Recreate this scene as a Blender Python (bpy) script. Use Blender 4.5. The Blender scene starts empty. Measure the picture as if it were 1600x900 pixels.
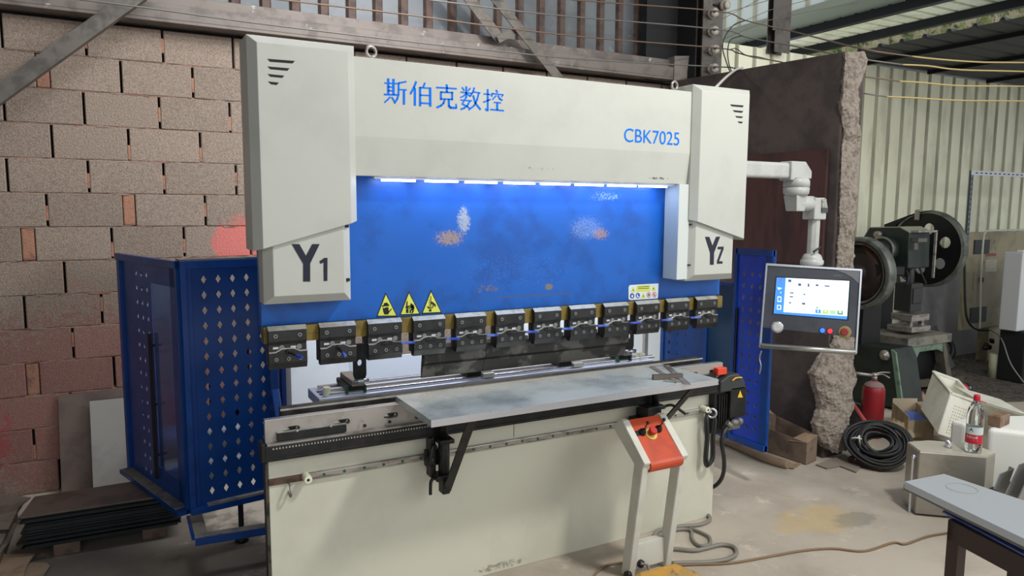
# press brake workshop scene
EXPO = 0.15; WORLD = .75; LEDS = 20; SCR = .85
LIGHTS = [('bay_daylight', (6.5, -3.5, 4.5), (2.4, 3.2, .6), 5, 180, (1, .98, .95), 3),
          ('front_daylight', (-2.5, -3.6, 4.0), (1.5, 3.2, 1.0), 3, 45, (.97, .98, 1), 2.5),
          ('ceiling_lamp', (3.1, .5, 4.5), (1.6, 3.0, .9), .5, 115, (1, .98, .94), .4),
          ('rear_fill', (1.3, 4.0, 3.7), (1.0, 5.0, .9), 2.2, 42, (.97, .98, 1), .5),  # added fill behind the machine, brightens the block wall and boards
          ('board_fill', (2.0, 4.05, 1.95), (1.9, 5.0, .7), 1.2, 20, (.93, .97, 1), .2)]  # added fill hidden behind the machine, brightens the white boards
import bpy, bmesh, math, random
from mathutils import Vector, Matrix
random.seed(7)
C = bpy.context.scene.collection
V = Vector
# ---------------------------------------------------------------- camera
H = 1.8
YAW, PIT, ROL, F = math.radians(28.341), math.radians(6.314), math.radians(.324), 1132.9
fw = V((math.sin(YAW)*math.cos(PIT), math.cos(YAW)*math.cos(PIT), -math.sin(PIT)))
r_ = V((math.cos(YAW), -math.sin(YAW), 0)); u_ = r_.cross(fw)
cr = r_*math.cos(ROL)+u_*math.sin(ROL); cu = u_*math.cos(ROL)-r_*math.sin(ROL)
CAM = V((0, 0, H))
cd = bpy.data.cameras.new('camera'); cam = bpy.data.objects.new('camera', cd); C.objects.link(cam)
cd.sensor_width = 36; cd.lens = F/1600*36; cd.clip_end = 200; cd.clip_start = .05
cam.matrix_world = Matrix((( cr.x, cu.x, -fw.x, 0), (cr.y, cu.y, -fw.y, 0), (cr.z, cu.z, -fw.z, H), (0, 0, 0, 1)))
bpy.context.scene.camera = cam
vs = bpy.context.scene.view_settings
vs.view_transform = 'Standard'; vs.look = 'None'; vs.gamma = 1; vs.use_curve_mapping = False; vs.exposure = EXPO
bpy.context.scene.cycles.max_bounces = 8
# ---------------------------------------------------------------- world and daylight
w = bpy.data.worlds.new('world'); bpy.context.scene.world = w; w.use_nodes = True
w.node_tree.nodes['Background'].inputs[0].default_value = (.90, .96, 1.0, 1)
w.node_tree.nodes['Background'].inputs[1].default_value = WORLD
def area(name, loc, target, size, power, col=(1, 1, 1), sy=None, spread=180):
    l = bpy.data.lights.new(name, 'AREA'); l.energy = power; l.color = col; l.size = size
    l.shape = 'RECTANGLE'; l.size_y = sy or size; l.spread = math.radians(spread)
    o = bpy.data.objects.new(name, l); C.objects.link(o); o.location = loc
    o.rotation_euler = (V(target)-V(loc)).to_track_quat('-Z', 'Y').to_euler(); return o
for a in LIGHTS: area(*a)
# ---------------------------------------------------------------- measuring: a pixel seen on a real plane of the place
def ray(x, y): return fw*F+cr*(x-800)-cu*(y-450)
def at(x, y, X=None, Y=None, Z=None):
    d = ray(x, y)
    if X is not None: t = X/d.x
    elif Y is not None: t = Y/d.y
    else: t = (Z-H)/d.z
    return CAM+d*t
def atp(x, y, P, N):
    d = ray(x, y); return CAM+d*((P-CAM).dot(N)/d.dot(N))
# ---------------------------------------------------------------- materials
def L(r, g, b): return tuple(((c/255+.055)/1.055)**2.4 if c > 10 else c/255/12.92 for c in (r, g, b))
def mat(name, c, r=.5, m=0, c2=None, sc=4, lo=.45, hi=.65, bump=0, bsc=60, tr=0, em=None, es=0, rv=0, det=6, stretch=None, alpha=1, isl=0, c3=None, sc3=2, lo3=.55, hi3=.62, spots=None, spec=.5, so=(0, 0, 0)):
    M = bpy.data.materials.new(name); M.use_nodes = True; nt = M.node_tree; N = nt.nodes; K = nt.links
    b = N['Principled BSDF']; c = L(*c)
    b.inputs['Base Color'].default_value = (*c, 1); b.inputs['Roughness'].default_value = r; b.inputs['Metallic'].default_value = m
    b.inputs['Transmission Weight'].default_value = tr; b.inputs['Alpha'].default_value = alpha
    b.inputs['Specular IOR Level'].default_value = spec
    tc = N.new('ShaderNodeTexCoord'); mp = N.new('ShaderNodeMapping'); K.new(tc.outputs['Object'], mp.inputs[0])
    if stretch: mp.inputs['Scale'].default_value = stretch
    def noise(s, d=6, rough=.6):
        n = N.new('ShaderNodeTexNoise'); n.inputs['Scale'].default_value = s; n.inputs['Detail'].default_value = d
        n.inputs['Roughness'].default_value = rough; K.new(mp.outputs[0], n.inputs['Vector']); return n
    def ramp(sock, lo, hi):
        q = N.new('ShaderNodeMapRange'); q.inputs[1].default_value = lo; q.inputs[2].default_value = hi; q.interpolation_type = 'SMOOTHSTEP'
        K.new(sock, q.inputs[0]); return q.outputs[0]
    def mix(fac, a, bb):
        x = N.new('ShaderNodeMix'); x.data_type = 'RGBA'; K.new(fac, x.inputs[0])
        for s, i in ((a, 6), (bb, 7)):
            if hasattr(s, 'is_output'): K.new(s, x.inputs[i])
            else: x.inputs[i].default_value = (*s, 1)
        return x.outputs[2]
    cur = c
    if c2:
        cur = mix(ramp(noise(sc, det).outputs[0], lo, hi), c, L(*c2))
    if c3:
        cur = mix(ramp(noise(sc3, 8, .7).outputs[0], lo3, hi3), cur, L(*c3))
    for sp in (spots or []):
        (col, cx, cy, cz, rx, ry, rz, thr, ns), stg = sp[:9], (sp[9] if len(sp) > 9 else 1)
        cx, cy, cz = cx-so[0], cy-so[1], cz-so[2]
        m2 = N.new('ShaderNodeMapping'); K.new(tc.outputs['Object'], m2.inputs[0])
        m2.vector_type = 'POINT'; m2.inputs['Scale'].default_value = (1/rx, 1/ry, 1/rz); m2.inputs['Location'].default_value = (-cx/rx, -cy/ry, -cz/rz)
        ln = N.new('ShaderNodeVectorMath'); ln.operation = 'LENGTH'; K.new(m2.outputs[0], ln.inputs[0])
        s1 = N.new('ShaderNodeMapRange'); s1.inputs[1].default_value = 1.2; s1.inputs[2].default_value = .2; K.new(ln.outputs['Value'], s1.inputs[0])
        nn = noise(ns, 8, .75)
        ad = N.new('ShaderNodeMath'); ad.operation = 'MULTIPLY'; K.new(s1.outputs[0], ad.inputs[0]); K.new(nn.outputs[0], ad.inputs[1])
        rm = N.new('ShaderNodeMath'); rm.operation = 'MULTIPLY'; rm.inputs[1].default_value = stg; K.new(ramp(ad.outputs[0], thr, thr+.12), rm.inputs[0]); cur = mix(rm.outputs[0], cur, L(*col))
    if isl and hasattr(cur, 'is_output') or isl:
        g = N.new('ShaderNodeNewGeometry'); hs = N.new('ShaderNodeHueSaturation'); q = N.new('ShaderNodeMapRange')
        q.inputs[3].default_value = 1-isl; q.inputs[4].default_value = 1+isl; K.new(g.outputs['Random Per Island'], q.inputs[0])
        K.new(q.outputs[0], hs.inputs['Value'])
        if hasattr(cur, 'is_output'): K.new(cur, hs.inputs['Color'])
        else: hs.inputs['Color'].default_value = (*cur, 1)
        cur = hs.outputs[0]
    if hasattr(cur, 'is_output'): K.new(cur, b.inputs['Base Color'])
    if rv:
        q = N.new('ShaderNodeMapRange'); q.inputs[1].default_value = .3; q.inputs[2].default_value = .7
        q.inputs[3].default_value = max(.03, r-rv); q.inputs[4].default_value = r+rv; K.new(noise(sc*1.7).outputs[0], q.inputs[0]); K.new(q.outputs[0], b.inputs['Roughness'])
    if bump:
        bp = N.new('ShaderNodeBump'); bp.inputs['Strength'].default_value = bump; bp.inputs['Distance'].default_value = .01
        K.new(noise(bsc, 4).outputs[0], bp.inputs['Height']); K.new(bp.outputs[0], b.inputs['Normal'])
    if em:
        b.inputs['Emission Color'].default_value = (*L(*em), 1); b.inputs['Emission Strength'].default_value = es
    return M
# ---------------------------------------------------------------- objects
ORG = {}
def thing(name, label, cat, loc=(0, 0, 0), group=None):
    o = bpy.data.objects.new(name, None); C.objects.link(o); o.location = loc; o.empty_display_size = .1
    o['label'] = label; o['category'] = cat
    if group: o['group'] = group
    ORG[o.name] = V(loc); return o
class B:
    def __init__(s): s.bm = bmesh.new(); s.mi = 0
    def face(s, vs, smooth=False):
        try: f = s.bm.faces.new(vs)
        except ValueError: return None
        f.material_index = s.mi; f.smooth = smooth; return f
    def hexa(s, p):
        v = [s.bm.verts.new(q) for q in p]
        for i in ((0, 3, 2, 1), (4, 5, 6, 7), (0, 1, 5, 4), (1, 2, 6, 5), (2, 3, 7, 6), (3, 0, 4, 7)): s.face([v[k] for k in i])
        return s
    def box(s, x0, x1, y0, y1, z0, z1):
        return s.hexa([(x0, y0, z0), (x1, y0, z0), (x1, y1, z0), (x0, y1, z0), (x0, y0, z1), (x1, y0, z1), (x1, y1, z1), (x0, y1, z1)])
    def obox(s, c, ax, ay, az):     # half vectors
        c = V(c); ax, ay, az = V(ax), V(ay), V(az)
        return s.hexa([c-ax-ay-az, c+ax-ay-az, c+ax+ay-az, c-ax+ay-az, c-ax-ay+az, c+ax-ay+az, c+ax+ay+az, c-ax+ay+az])
    def beam(s, a, b, w, h, up=(0, 0, 1)):
        a, b = V(a), V(b); d = (b-a); n = d.normalized(); sd = n.cross(V(up)).normalized(); uu = sd.cross(n)
        return s.obox((a+b)/2, d/2, sd*w/2, uu*h/2)
    def prism(s, pts, vec):
        vec = V(vec); a = [s.bm.verts.new(V(p)) for p in pts]; b = [s.bm.verts.new(V(p)+vec) for p in pts]
        s.face(a[::-1]); s.face(b); n = len(a)
        for i in range(n): s.face([a[i], a[(i+1) % n], b[(i+1) % n], b[i]])
        return s
    def frus(s, A, Bp):             # loft between two equal polygons
        a = [s.bm.verts.new(V(p)) for p in A]; b = [s.bm.verts.new(V(p)) for p in Bp]; n = len(a)
        s.face(a[::-1]); s.face(b)
        for i in range(n): s.face([a[i], a[(i+1) % n], b[(i+1) % n], b[i]])
        return s
    def rings(s, rs, close=True, caps=True, smooth=True):
        R = [[s.bm.verts.new(p) for p in q] for q in rs]; n = len(R[0])
        for a, b in zip(R, R[1:]):
            for i in range(n if close else n-1): s.face([a[i], a[(i+1) % n], b[(i+1) % n], b[i]], smooth)
        if caps and close: s.face(R[0][::-1]); s.face(R[-1])
        return s
    def lathe(s, prof, base, axis=(0, 0, 1), n=24, smooth=True, caps=True):
        ax = V(axis).normalized(); t = ax.orthogonal().normalized(); q = ax.cross(t); base = V(base)
        return s.rings([[base+ax*h+(t*math.cos(2*math.pi*i/n)+q*math.sin(2*math.pi*i/n))*max(r, .0003) for i in range(n)] for r, h in prof], smooth=smooth, caps=caps)
    def cyl(s, a, b, r, r2=None, n=16, smooth=True):
        a, b = V(a), V(b); return s.lathe([(r, 0), (r2 if r2 is not None else r, (b-a).length)], a, b-a, n, smooth)
    def tube(s, pts, r, n=8, sub=5):
        P = [V(p) for p in pts]
        if sub > 1 and len(P) > 2:
            Q = []
            for i in range(len(P)-1):
                p0, p1, p2, p3 = P[max(i-1, 0)], P[i], P[i+1], P[min(i+2, len(P)-1)]
                for k in range(sub):
                    t = k/sub; Q.append(.5*((2*p1)+(p2-p0)*t+(2*p0-5*p1+4*p2-p3)*t*t+(3*p1-p0-3*p2+p3)*t**3))
            P = Q+[P[-1]]
        rs = []; t0 = None
        for i, p in enumerate(P):
            d = (P[min(i+1, len(P)-1)]-P[max(i-1, 0)]).normalized()
            if t0 is None: t0 = d.orthogonal().normalized()
            t0 = (t0-d*t0.dot(d)).normalized(); q = d.cross(t0)
            rs.append([p+(t0*math.cos(2*math.pi*k/n)+q*math.sin(2*math.pi*k/n))*r for k in range(n)])
        return s.rings(rs)
    def torus(s, c, axis, R, r, n=24, m=8):
        ax = V(axis).normalized(); t = ax.orthogonal().normalized(); q = ax.cross(t); c = V(c)
        rs = []
        for i in range(n+1):
            a = 2*math.pi*i/n; d = t*math.cos(a)+q*math.sin(a)
            rs.append([c+d*(R+r*math.cos(2*math.pi*k/m))+ax*r*math.sin(2*math.pi*k/m) for k in range(m)])
        return s.rings(rs, caps=False)
    def sheet(s, pts, th):          # polygon with thickness along its normal
        P = [V(p) for p in pts]; n = (P[1]-P[0]).cross(P[2]-P[0]).normalized(); return s.prism([p-n*th/2 for p in P], n*th)
    def blob(s, c, rx, ry, rz, seg=12, jit=0):
        c = V(c); rs = []
        for j in range(1, seg//2):
            a = math.pi*j/(seg//2); rs.append([c+V((rx*math.sin(a)*math.cos(2*math.pi*i/seg), ry*math.sin(a)*math.sin(2*math.pi*i/seg), rz*math.cos(a)))*(1+random.uniform(-jit, jit)) for i in range(seg)])
        return s.rings(rs)
    def done(s, name, m, parent=None, bevel=0, origin=None, seg=2, solid=0, kind=None, label=None, cat=None, group=None, auto=False, recalc=True, each=False):
        if recalc: bmesh.ops.recalc_face_normals(s.bm, faces=s.bm.faces)
        if each:                                                   # every separate piece becomes a part of its own
            seen = set(); last = None; isl = []
            s.bm.verts.ensure_lookup_table()
            for v0 in s.bm.verts:
                if v0 in seen: continue
                st = [v0]; seen.add(v0); grp = []
                while st:
                    v = st.pop(); grp.append(v)
                    for e in v.link_edges:
                        o2 = e.other_vert(v)
                        if o2 not in seen: seen.add(o2); st.append(o2)
                isl.append(grp)
            for grp in isl:
                q = B(); mp2 = {v: q.bm.verts.new(v.co) for v in grp}
                for f in {f for v in grp for f in v.link_faces}:
                    nf = q.bm.faces.new([mp2[v] for v in f.verts]); nf.smooth = f.smooth; nf.material_index = f.material_index
                last = q.done(name, m, parent, bevel, origin, seg, solid, kind, label, cat, group, auto, False)
            s.bm.free(); return last
        if parent is not None: po = ORG[parent.name]; org = V(origin) if origin is not None else po
        else:
            if origin is None and (label or kind):
                xs = [v.co for v in s.bm.verts]
                origin = ((min(p.x for p in xs)+max(p.x for p in xs))/2, (min(p.y for p in xs)+max(p.y for p in xs))/2, min(p.z for p in xs))
                if kind == 'structure': origin = (0, 0, 0)
            org = V(origin) if origin is not None else V((0, 0, 0)); po = V((0, 0, 0))
        for v in s.bm.verts: v.co -= org
        me = bpy.data.meshes.new(name); s.bm.to_mesh(me); s.bm.free()
        for q in (m if isinstance(m, (list, tuple)) else [m]): me.materials.append(q)
        o = bpy.data.objects.new(name, me); C.objects.link(o)
        if parent is not None: o.parent = parent
        o.location = org-po; ORG[o.name] = org
        if bevel:
            b = o.modifiers.new('bevel', 'BEVEL'); b.width = bevel; b.segments = seg; b.limit_method = 'ANGLE'; b.angle_limit = math.radians(40)
        if solid:
            b = o.modifiers.new('thick', 'SOLIDIFY'); b.thickness = solid; b.offset = 0
        if kind: o['kind'] = kind
        if label: o['label'] = label
        if cat: o['category'] = cat
        if group: o['group'] = group
        return o
def stroke(b, pts, w, n, th=.002):  # a flat painted or cut stroke lying on a surface with normal n
    n = V(n).normalized(); pts = [V(p) for p in pts]
    for a, c in zip(pts, pts[1:]):
        d = (c-a); l = d.normalized(); sd = l.cross(n)*w/2; e = l*w*.18
        b.prism([a-e-sd, c+e-sd, c+e+sd, a-e+sd], n*th)
def text(body, o, U, W, th, name, m, parent, bold=0, label=None):  # text fitted in the box o, o+U (width), o+W (height)
    cu_ = bpy.data.curves.new('t', 'FONT'); cu_.body = body; cu_.extrude = 0; cu_.offset = bold
    t = bpy.data.objects.new('t', cu_); C.objects.link(t)
    me = bpy.data.meshes.new_from_object(t.evaluated_get(bpy.context.evaluated_depsgraph_get()))
    bpy.data.objects.remove(t); bpy.data.curves.remove(cu_)
    xs = [v.co.x for v in me.vertices]; ys = [v.co.y for v in me.vertices]
    x0, x1, y0, y1 = min(xs), max(xs), min(ys), max(ys)
    U, W, o = V(U), V(W), V(o); n = U.cross(W).normalized()
    b = B(); b.bm.from_mesh(me); bpy.data.meshes.remove(me)
    for v in b.bm.verts: v.co = o+U*((v.co.x-x0)/(x1-x0))+W*((v.co.y-y0)/(y1-y0))+n*th
    return b.done(name, m, parent, label=label)
def perf(P0, U, W, u0, nu, du, v0, nv, dv, hw, hh, uw, vh, skip=None):
    """sheet uw x vh from P0 along U and W with nu x nv diamond holes"""
    b = B(); P0, U, W = V(P0), V(U), V(W)
    us = [0]+[u0-du/2+du*i for i in range(nu+1)]+[uw]; vsn = [0]+[v0-dv/2+dv*j for j in range(nv+1)]+[vh]
    g = {}
    def vt(u, v):
        k = (round(u, 5), round(v, 5))
        if k not in g: g[k] = b.bm.verts.new(P0+U*u+W*v)
        return g[k]
    for i in range(len(us)-1):
        for j in range(len(vsn)-1):
            a0, a1, c0, c1 = us[i], us[i+1], vsn[j], vsn[j+1]
            if a1-a0 < 1e-5 or c1-c0 < 1e-5: continue
            q = [vt(a0, c0), vt(a1, c0), vt(a1, c1), vt(a0, c1)]
            if 0 < i < len(us)-2 and 0 < j < len(vsn)-2 and not (skip and skip(i-1, j-1)):
                mu, mv = (a0+a1)/2, (c0+c1)/2
                S, Ea, Nn, Wt = vt(mu, mv-hh), vt(mu+hw, mv), vt(mu, mv+hh), vt(mu-hw, mv)
                for f in ((q[0], q[1], S), (q[1], q[2], Ea), (q[2], q[3], Nn), (q[3], q[0], Wt), (q[0], S, Wt), (q[1], Ea, S), (q[2], Nn, Ea), (q[3], Wt, Nn)): b.face(f)
            else: b.face(q)
    return b
# ================================================================ materials used
cream = mat('cream_paint', (188, 189, 181), .42, c2=(182, 183, 175), sc=3, bump=.06, bsc=500, rv=.05)
creambeam = mat('cream_paint_beam', (188, 189, 181), .42, c2=(182, 183, 175), sc=3, bump=.06, bsc=500, rv=.05, so=(1.745, 3.3, 0), spots=[((30, 30, 30), 2.45, 2.96, 1.955, .17, 1, .016, .40, 50, .9), ((60, 60, 58), 1.75, 2.96, 1.98, .35, 1, .03, .50, 40, .7)])
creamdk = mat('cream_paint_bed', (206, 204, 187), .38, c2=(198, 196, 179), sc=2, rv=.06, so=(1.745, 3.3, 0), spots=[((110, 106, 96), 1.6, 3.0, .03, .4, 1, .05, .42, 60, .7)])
XR, ZR = .49, 1.31
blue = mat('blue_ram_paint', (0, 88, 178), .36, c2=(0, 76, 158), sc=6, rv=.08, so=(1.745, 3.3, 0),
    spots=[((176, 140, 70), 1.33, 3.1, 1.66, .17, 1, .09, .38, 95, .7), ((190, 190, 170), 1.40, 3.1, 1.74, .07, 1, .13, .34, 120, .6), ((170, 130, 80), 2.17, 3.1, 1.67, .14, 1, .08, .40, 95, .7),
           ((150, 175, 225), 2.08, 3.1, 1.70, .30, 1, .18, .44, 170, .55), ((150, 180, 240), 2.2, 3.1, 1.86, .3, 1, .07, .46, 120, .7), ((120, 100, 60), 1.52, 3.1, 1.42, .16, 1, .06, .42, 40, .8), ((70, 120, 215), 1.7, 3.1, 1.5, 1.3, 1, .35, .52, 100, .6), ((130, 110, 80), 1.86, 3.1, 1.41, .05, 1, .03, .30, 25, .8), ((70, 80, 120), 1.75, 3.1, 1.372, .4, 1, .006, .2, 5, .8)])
guardblue = mat('blue_guard_paint', (0, 60, 132), .35, c2=(0, 54, 120), sc=5, rv=.05)
guardedge = mat('blue_guard_edge', (4, 64, 140), .35, c2=(2, 54, 122), sc=9)
dustblue = mat('dusty_flange', (128, 122, 112), .8, c2=(90, 92, 105), sc=14)
black = mat('black_steel', (30, 30, 31), .45, .3, c2=(42, 41, 40), sc=12, rv=.1)
blackox = mat('black_oxide_clamp', (50, 50, 51), .36, .4, c2=(38, 38, 39), sc=14, rv=.08)
edgeox = mat('steel_edge_highlight', (176, 176, 170), .35, .3, c2=(150, 150, 146), sc=20)  # pale steel edges; the clamps' highlights are put into this colour
chan = mat('clamp_rail_brass', (128, 108, 42), .5, .2, c2=(98, 86, 44), sc=15)
steel = mat('bare_steel', (168, 162, 156), .38, .5, c2=(120, 112, 104), sc=8, rv=.12, stretch=(1, 1, 6))
dsteel = mat('dark_tool_steel', (88, 84, 80), .45, .6, c2=(50, 48, 46), sc=7, lo=.45, hi=.52, rv=.1)
platest = mat('ground_steel_plate', (172, 166, 160), .4, .4, c2=(150, 143, 136), sc=6, rv=.08)
diest = mat('die_steel', (70, 66, 64), .4, .6, c2=(48, 46, 45), sc=9)
zinc = mat('galvanised_sheet', (208, 216, 213), .32, .35, c2=(140, 152, 156), sc=2.6, lo=.4, hi=.7, rv=.1, c3=(176, 172, 142), sc3=2.2, lo3=.55, hi3=.75)
rustbr = mat('brown_rust_strip', (96, 74, 62), .6, .3, c2=(70, 54, 46), sc=20)
silver = mat('silver_rail', (215, 218, 225), .25, .85)
alu = mat('anodised_beam', (205, 212, 235), .3, .3)
bluefilm = mat('blue_gap', (20, 30, 110), .4)
white = mat('white_plastic', (232, 232, 222), .4)
ivory = mat('ivory_nylon', (225, 226, 200), .45)
green = mat('green_cap', (34, 86, 62), .5)
yellow = mat('warning_yellow', (214, 220, 90), .5)
orangep = mat('orange_paint', (196, 74, 38), .38, c2=(180, 66, 34), sc=8, rv=.08, c3=(196, 140, 110), sc3=9, lo3=.6, hi3=.8)
red = mat('red_plastic', (190, 40, 40), .4)
dark = mat('dark_cavity', (10, 10, 12), .7)
navy = mat('navy_letter', (10, 14, 40), .45)
letter = mat('blue_letter', (0, 118, 244), .6, spec=.1)
lightgrey = mat('light_grey_arm', (178, 180, 176), .42, c2=(168, 170, 166), sc=9)
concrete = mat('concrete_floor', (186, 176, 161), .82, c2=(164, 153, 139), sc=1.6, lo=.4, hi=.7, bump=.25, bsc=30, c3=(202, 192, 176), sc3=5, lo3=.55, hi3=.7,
    spots=[((204, 172, 100), 3.50, 2.72, 0, .55, .30, 1, .28, 7, .42), ((134, 130, 122), 3.70, 2.62, 0, .34, .16, 1, .30, 6, .6), ((78, 70, 62), -.1, 3.7, 0, 1.3, 1.4, 1, .22, 3, .75)])  # last spot paints the shade of the lower left corner into the floor
mortar = mat('red_mortar', (168, 122, 100), .9, c2=(134, 100, 86), sc=14, bump=.6, bsc=60)
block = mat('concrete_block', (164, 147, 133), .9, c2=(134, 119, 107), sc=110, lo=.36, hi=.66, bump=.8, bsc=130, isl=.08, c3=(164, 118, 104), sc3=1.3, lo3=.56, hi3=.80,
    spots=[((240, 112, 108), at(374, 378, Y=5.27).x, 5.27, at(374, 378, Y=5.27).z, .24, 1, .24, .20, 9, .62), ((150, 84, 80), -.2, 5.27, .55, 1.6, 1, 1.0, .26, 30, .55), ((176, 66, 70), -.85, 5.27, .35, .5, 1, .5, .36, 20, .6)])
gchan = mat('galvanised_channel', (124, 115, 109), .6, .2, c2=(104, 95, 90), sc=7, c3=(178, 176, 172), sc3=9, lo3=.62, hi3=.7)
gsheet = mat('grey_sheet', (108, 114, 119), .5, .1, c2=(92, 97, 101), sc=3, c3=(130, 134, 136), sc3=7, lo3=.6, hi3=.7)
rib = mat('rusty_rib', (98, 80, 72), .7, .2, c2=(76, 62, 58), sc=12)
strutm = mat('strut_steel', (104, 98, 92), .5, .5, c2=(82, 78, 74), sc=9)
plaster = mat('dark_plaster', (84, 74, 70), .85, c2=(66, 58, 56), sc=3.5, lo=.4, hi=.6, bump=.2, bsc=40)
broken = mat('broken_masonry', (152, 141, 130), .95, c2=(120, 109, 99), sc=22, bump=1.0, bsc=70)
plycol = mat('maroon_plywood', (74, 46, 44), .6, c2=(54, 36, 35), sc=3, stretch=(1, 3, .6), c3=(92, 64, 60), sc3=14, lo3=.6, hi3=.75)
creamwall = mat('cream_corrugated', (244, 244, 216), .5, c2=(218, 217, 190), sc=2.5, c3=(190, 184, 160), sc3=5, lo3=.62, hi3=.9, stretch=(1, 1, .4))
creamrib = mat('cream_rib_dark', (178, 176, 154), .55, c2=(150, 147, 128), sc=8, stretch=(1, 1, .2))  # ribs a darker, streaked cream than the flat sheet
roofdk = mat('dark_roof', (58, 60, 64), .6, 0)
purlin = mat('black_purlin', (24, 26, 30), .5, .4)
pressgr = mat('dark_green_machine', (38, 47, 43), .45, .1, c2=(28, 34, 32), sc=6)
pressgr2 = mat('pale_green_paint', (112, 138, 118), .6, c2=(90, 104, 90), sc=12)
pressblk = mat('machine_black', (24, 24, 26), .45, .3)
rim = mat('worn_rim', (118, 122, 114), .5, .4, c2=(84, 86, 80), sc=9)
card = mat('cardboard', (162, 138, 112), .9, c2=(136, 114, 92), sc=7)
carddk = mat('dirty_cardboard', (128, 110, 94), .9, c2=(96, 82, 70), sc=6)
rubber = mat('black_cable', (36, 37, 38), .5)
greyhose = mat('grey_hose', (128, 124, 114), .45)
browncab = mat('brown_cable', (130, 104, 76), .6)
stain = mat('stainless', (172, 167, 156), .3, .6, c2=(144, 137, 126), sc=3)
brownst = mat('brown_painted_steel', (58, 42, 38), .45, .2)
glassy = mat('clear_bottle', (240, 246, 246), .06, tr=1)
capred = mat('bottle_red', (200, 30, 55), .4)
# ================================================================ setting
g = B(); g.box(-4, 16, -3, 5.6, -.1, 0); g.done('floor', concrete, kind='structure')
# block wall
YW = 5.27; ZT = 2.915; NR = 14; RH = ZT/NR
wn = .012
joints = {0: [2, 133, 253, 363], 1: [66, 188, 300], 2: [5, 130, 248, 358], 3: [80, 200, 312], 4: [10, 137, 255, 368], 5: [72, 201, 320], 6: [43, 174, 287],
          7: [100, 220], 8: [37, 158], 9: [113], 10: [50, 178], 11: [-10, 110], 12: [52], 13: [93]}
wide = {(5, 1), (6, 0), (10, 0), (1, 0)}
b = B()
for k in range(NR):
    z1 = ZT-RH*k; z0 = z1-RH; yp = 50+52.3*k
    js = []
    for q, px in enumerate(joints[k]): js.append((at(px, yp, Y=YW).x, .075 if (k, q) in wide else .014))
    while js[0][0] > -3.4: js.insert(0, (js[0][0]-random.choice([.41, .41, .43, .40]), .014))
    while js[-1][0] < 4.6: js.append((js[-1][0]+random.choice([.405, .41, .42, .40, .41]), random.choice([.012, .014, .016, .014, .06 if random.random() < .2 else .014])))
    for (a, wa), (c, wc) in zip(js, js[1:]):
        j = random.uniform(-.003, .003); t = random.uniform(-.0015, .0015)
        x0, x1 = a+wa/2, c-wc/2
        if x0 > 4.66: continue
        x1 = min(x1, 4.68); yy = YW+j
        b.hexa([(x0, yy, z0+.0015+t), (x1, yy, z0+.0015-t), (x1, YW+.15, z0+.0015), (x0, YW+.15, z0+.0015), (x0, yy, z1-.0015+t), (x1, yy, z1-.0015-t), (x1, YW+.15, z1-.0015), (x0, YW+.15, z1-.0015)])
w_ = b.done('wall_back', block, kind='structure', bevel=.005, seg=1)
b = B(); b.box(-3.6, 4.68, YW+.07, YW+.16, 0, ZT+.03); m_ = b.done('mortar', mat('deep_joint', (46, 38, 34), .95), w_)
b = B()                                                            # ragged bed joints
for k in range(1, NR):
    x = -3.6; z = ZT-RH*k; st_ = []
    while x < 4.66: st_.append(x); x += random.uniform(.02, .07)
    up = [(x, YW+random.uniform(-.003, .012), z+random.uniform(.002, .010)) for x in st_]; lw = [(x, YW+random.uniform(-.003, .012), z-random.uniform(.002, .010)) for x in st_]
    A = [b.bm.verts.new(p) for p in up]; D = [b.bm.verts.new(p) for p in lw]; A2 = [b.bm.verts.new((p[0], YW+.07, p[2])) for p in up]; D2 = [b.bm.verts.new((p[0], YW+.07, p[2])) for p in lw]
    for i in range(len(A)-1): b.face([D[i], D[i+1], A[i+1], A[i]]); b.face([A[i], A[i+1], A2[i+1], A2[i]]); b.face([D[i+1], D[i], D2[i], D2[i+1]])
b.done('bed_joint', mat('bed_mortar', (150, 128, 114), .95, c2=(150, 104, 92), sc=6, c3=(110, 94, 84), sc3=20, bump=.8, bsc=120), w_)
b = B()                                                            # smeared mortar in some upright joints
for k in range(NR):
    for q, px in enumerate(joints[k]):
        if (k, q) in wide or random.random() < .55: continue
        x = at(px, 50+52.3*k, Y=YW).x; z1 = ZT-RH*k; f0 = random.uniform(.1, .5); b.obox((x, YW+.022, z1-RH*(f0+.25)), (.008, 0, 0), (0, .02, 0), (0, 0, RH*.22))
b.done('mortar_smear', mortar, w_, bevel=.004)
b = B()                                                            # mortar squeezed in the wide joints
for (k, q) in wide:
    x = at(joints[k][q], 50+52.3*k, Y=YW).x; z1 = ZT-RH*k
    b.obox((x, YW+.03, z1-RH/2), (.034, 0, 0), (0, .024, 0), (0, 0, RH/2-.006))
b.done('mortar_fill', mortar, w_, bevel=.008)
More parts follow.
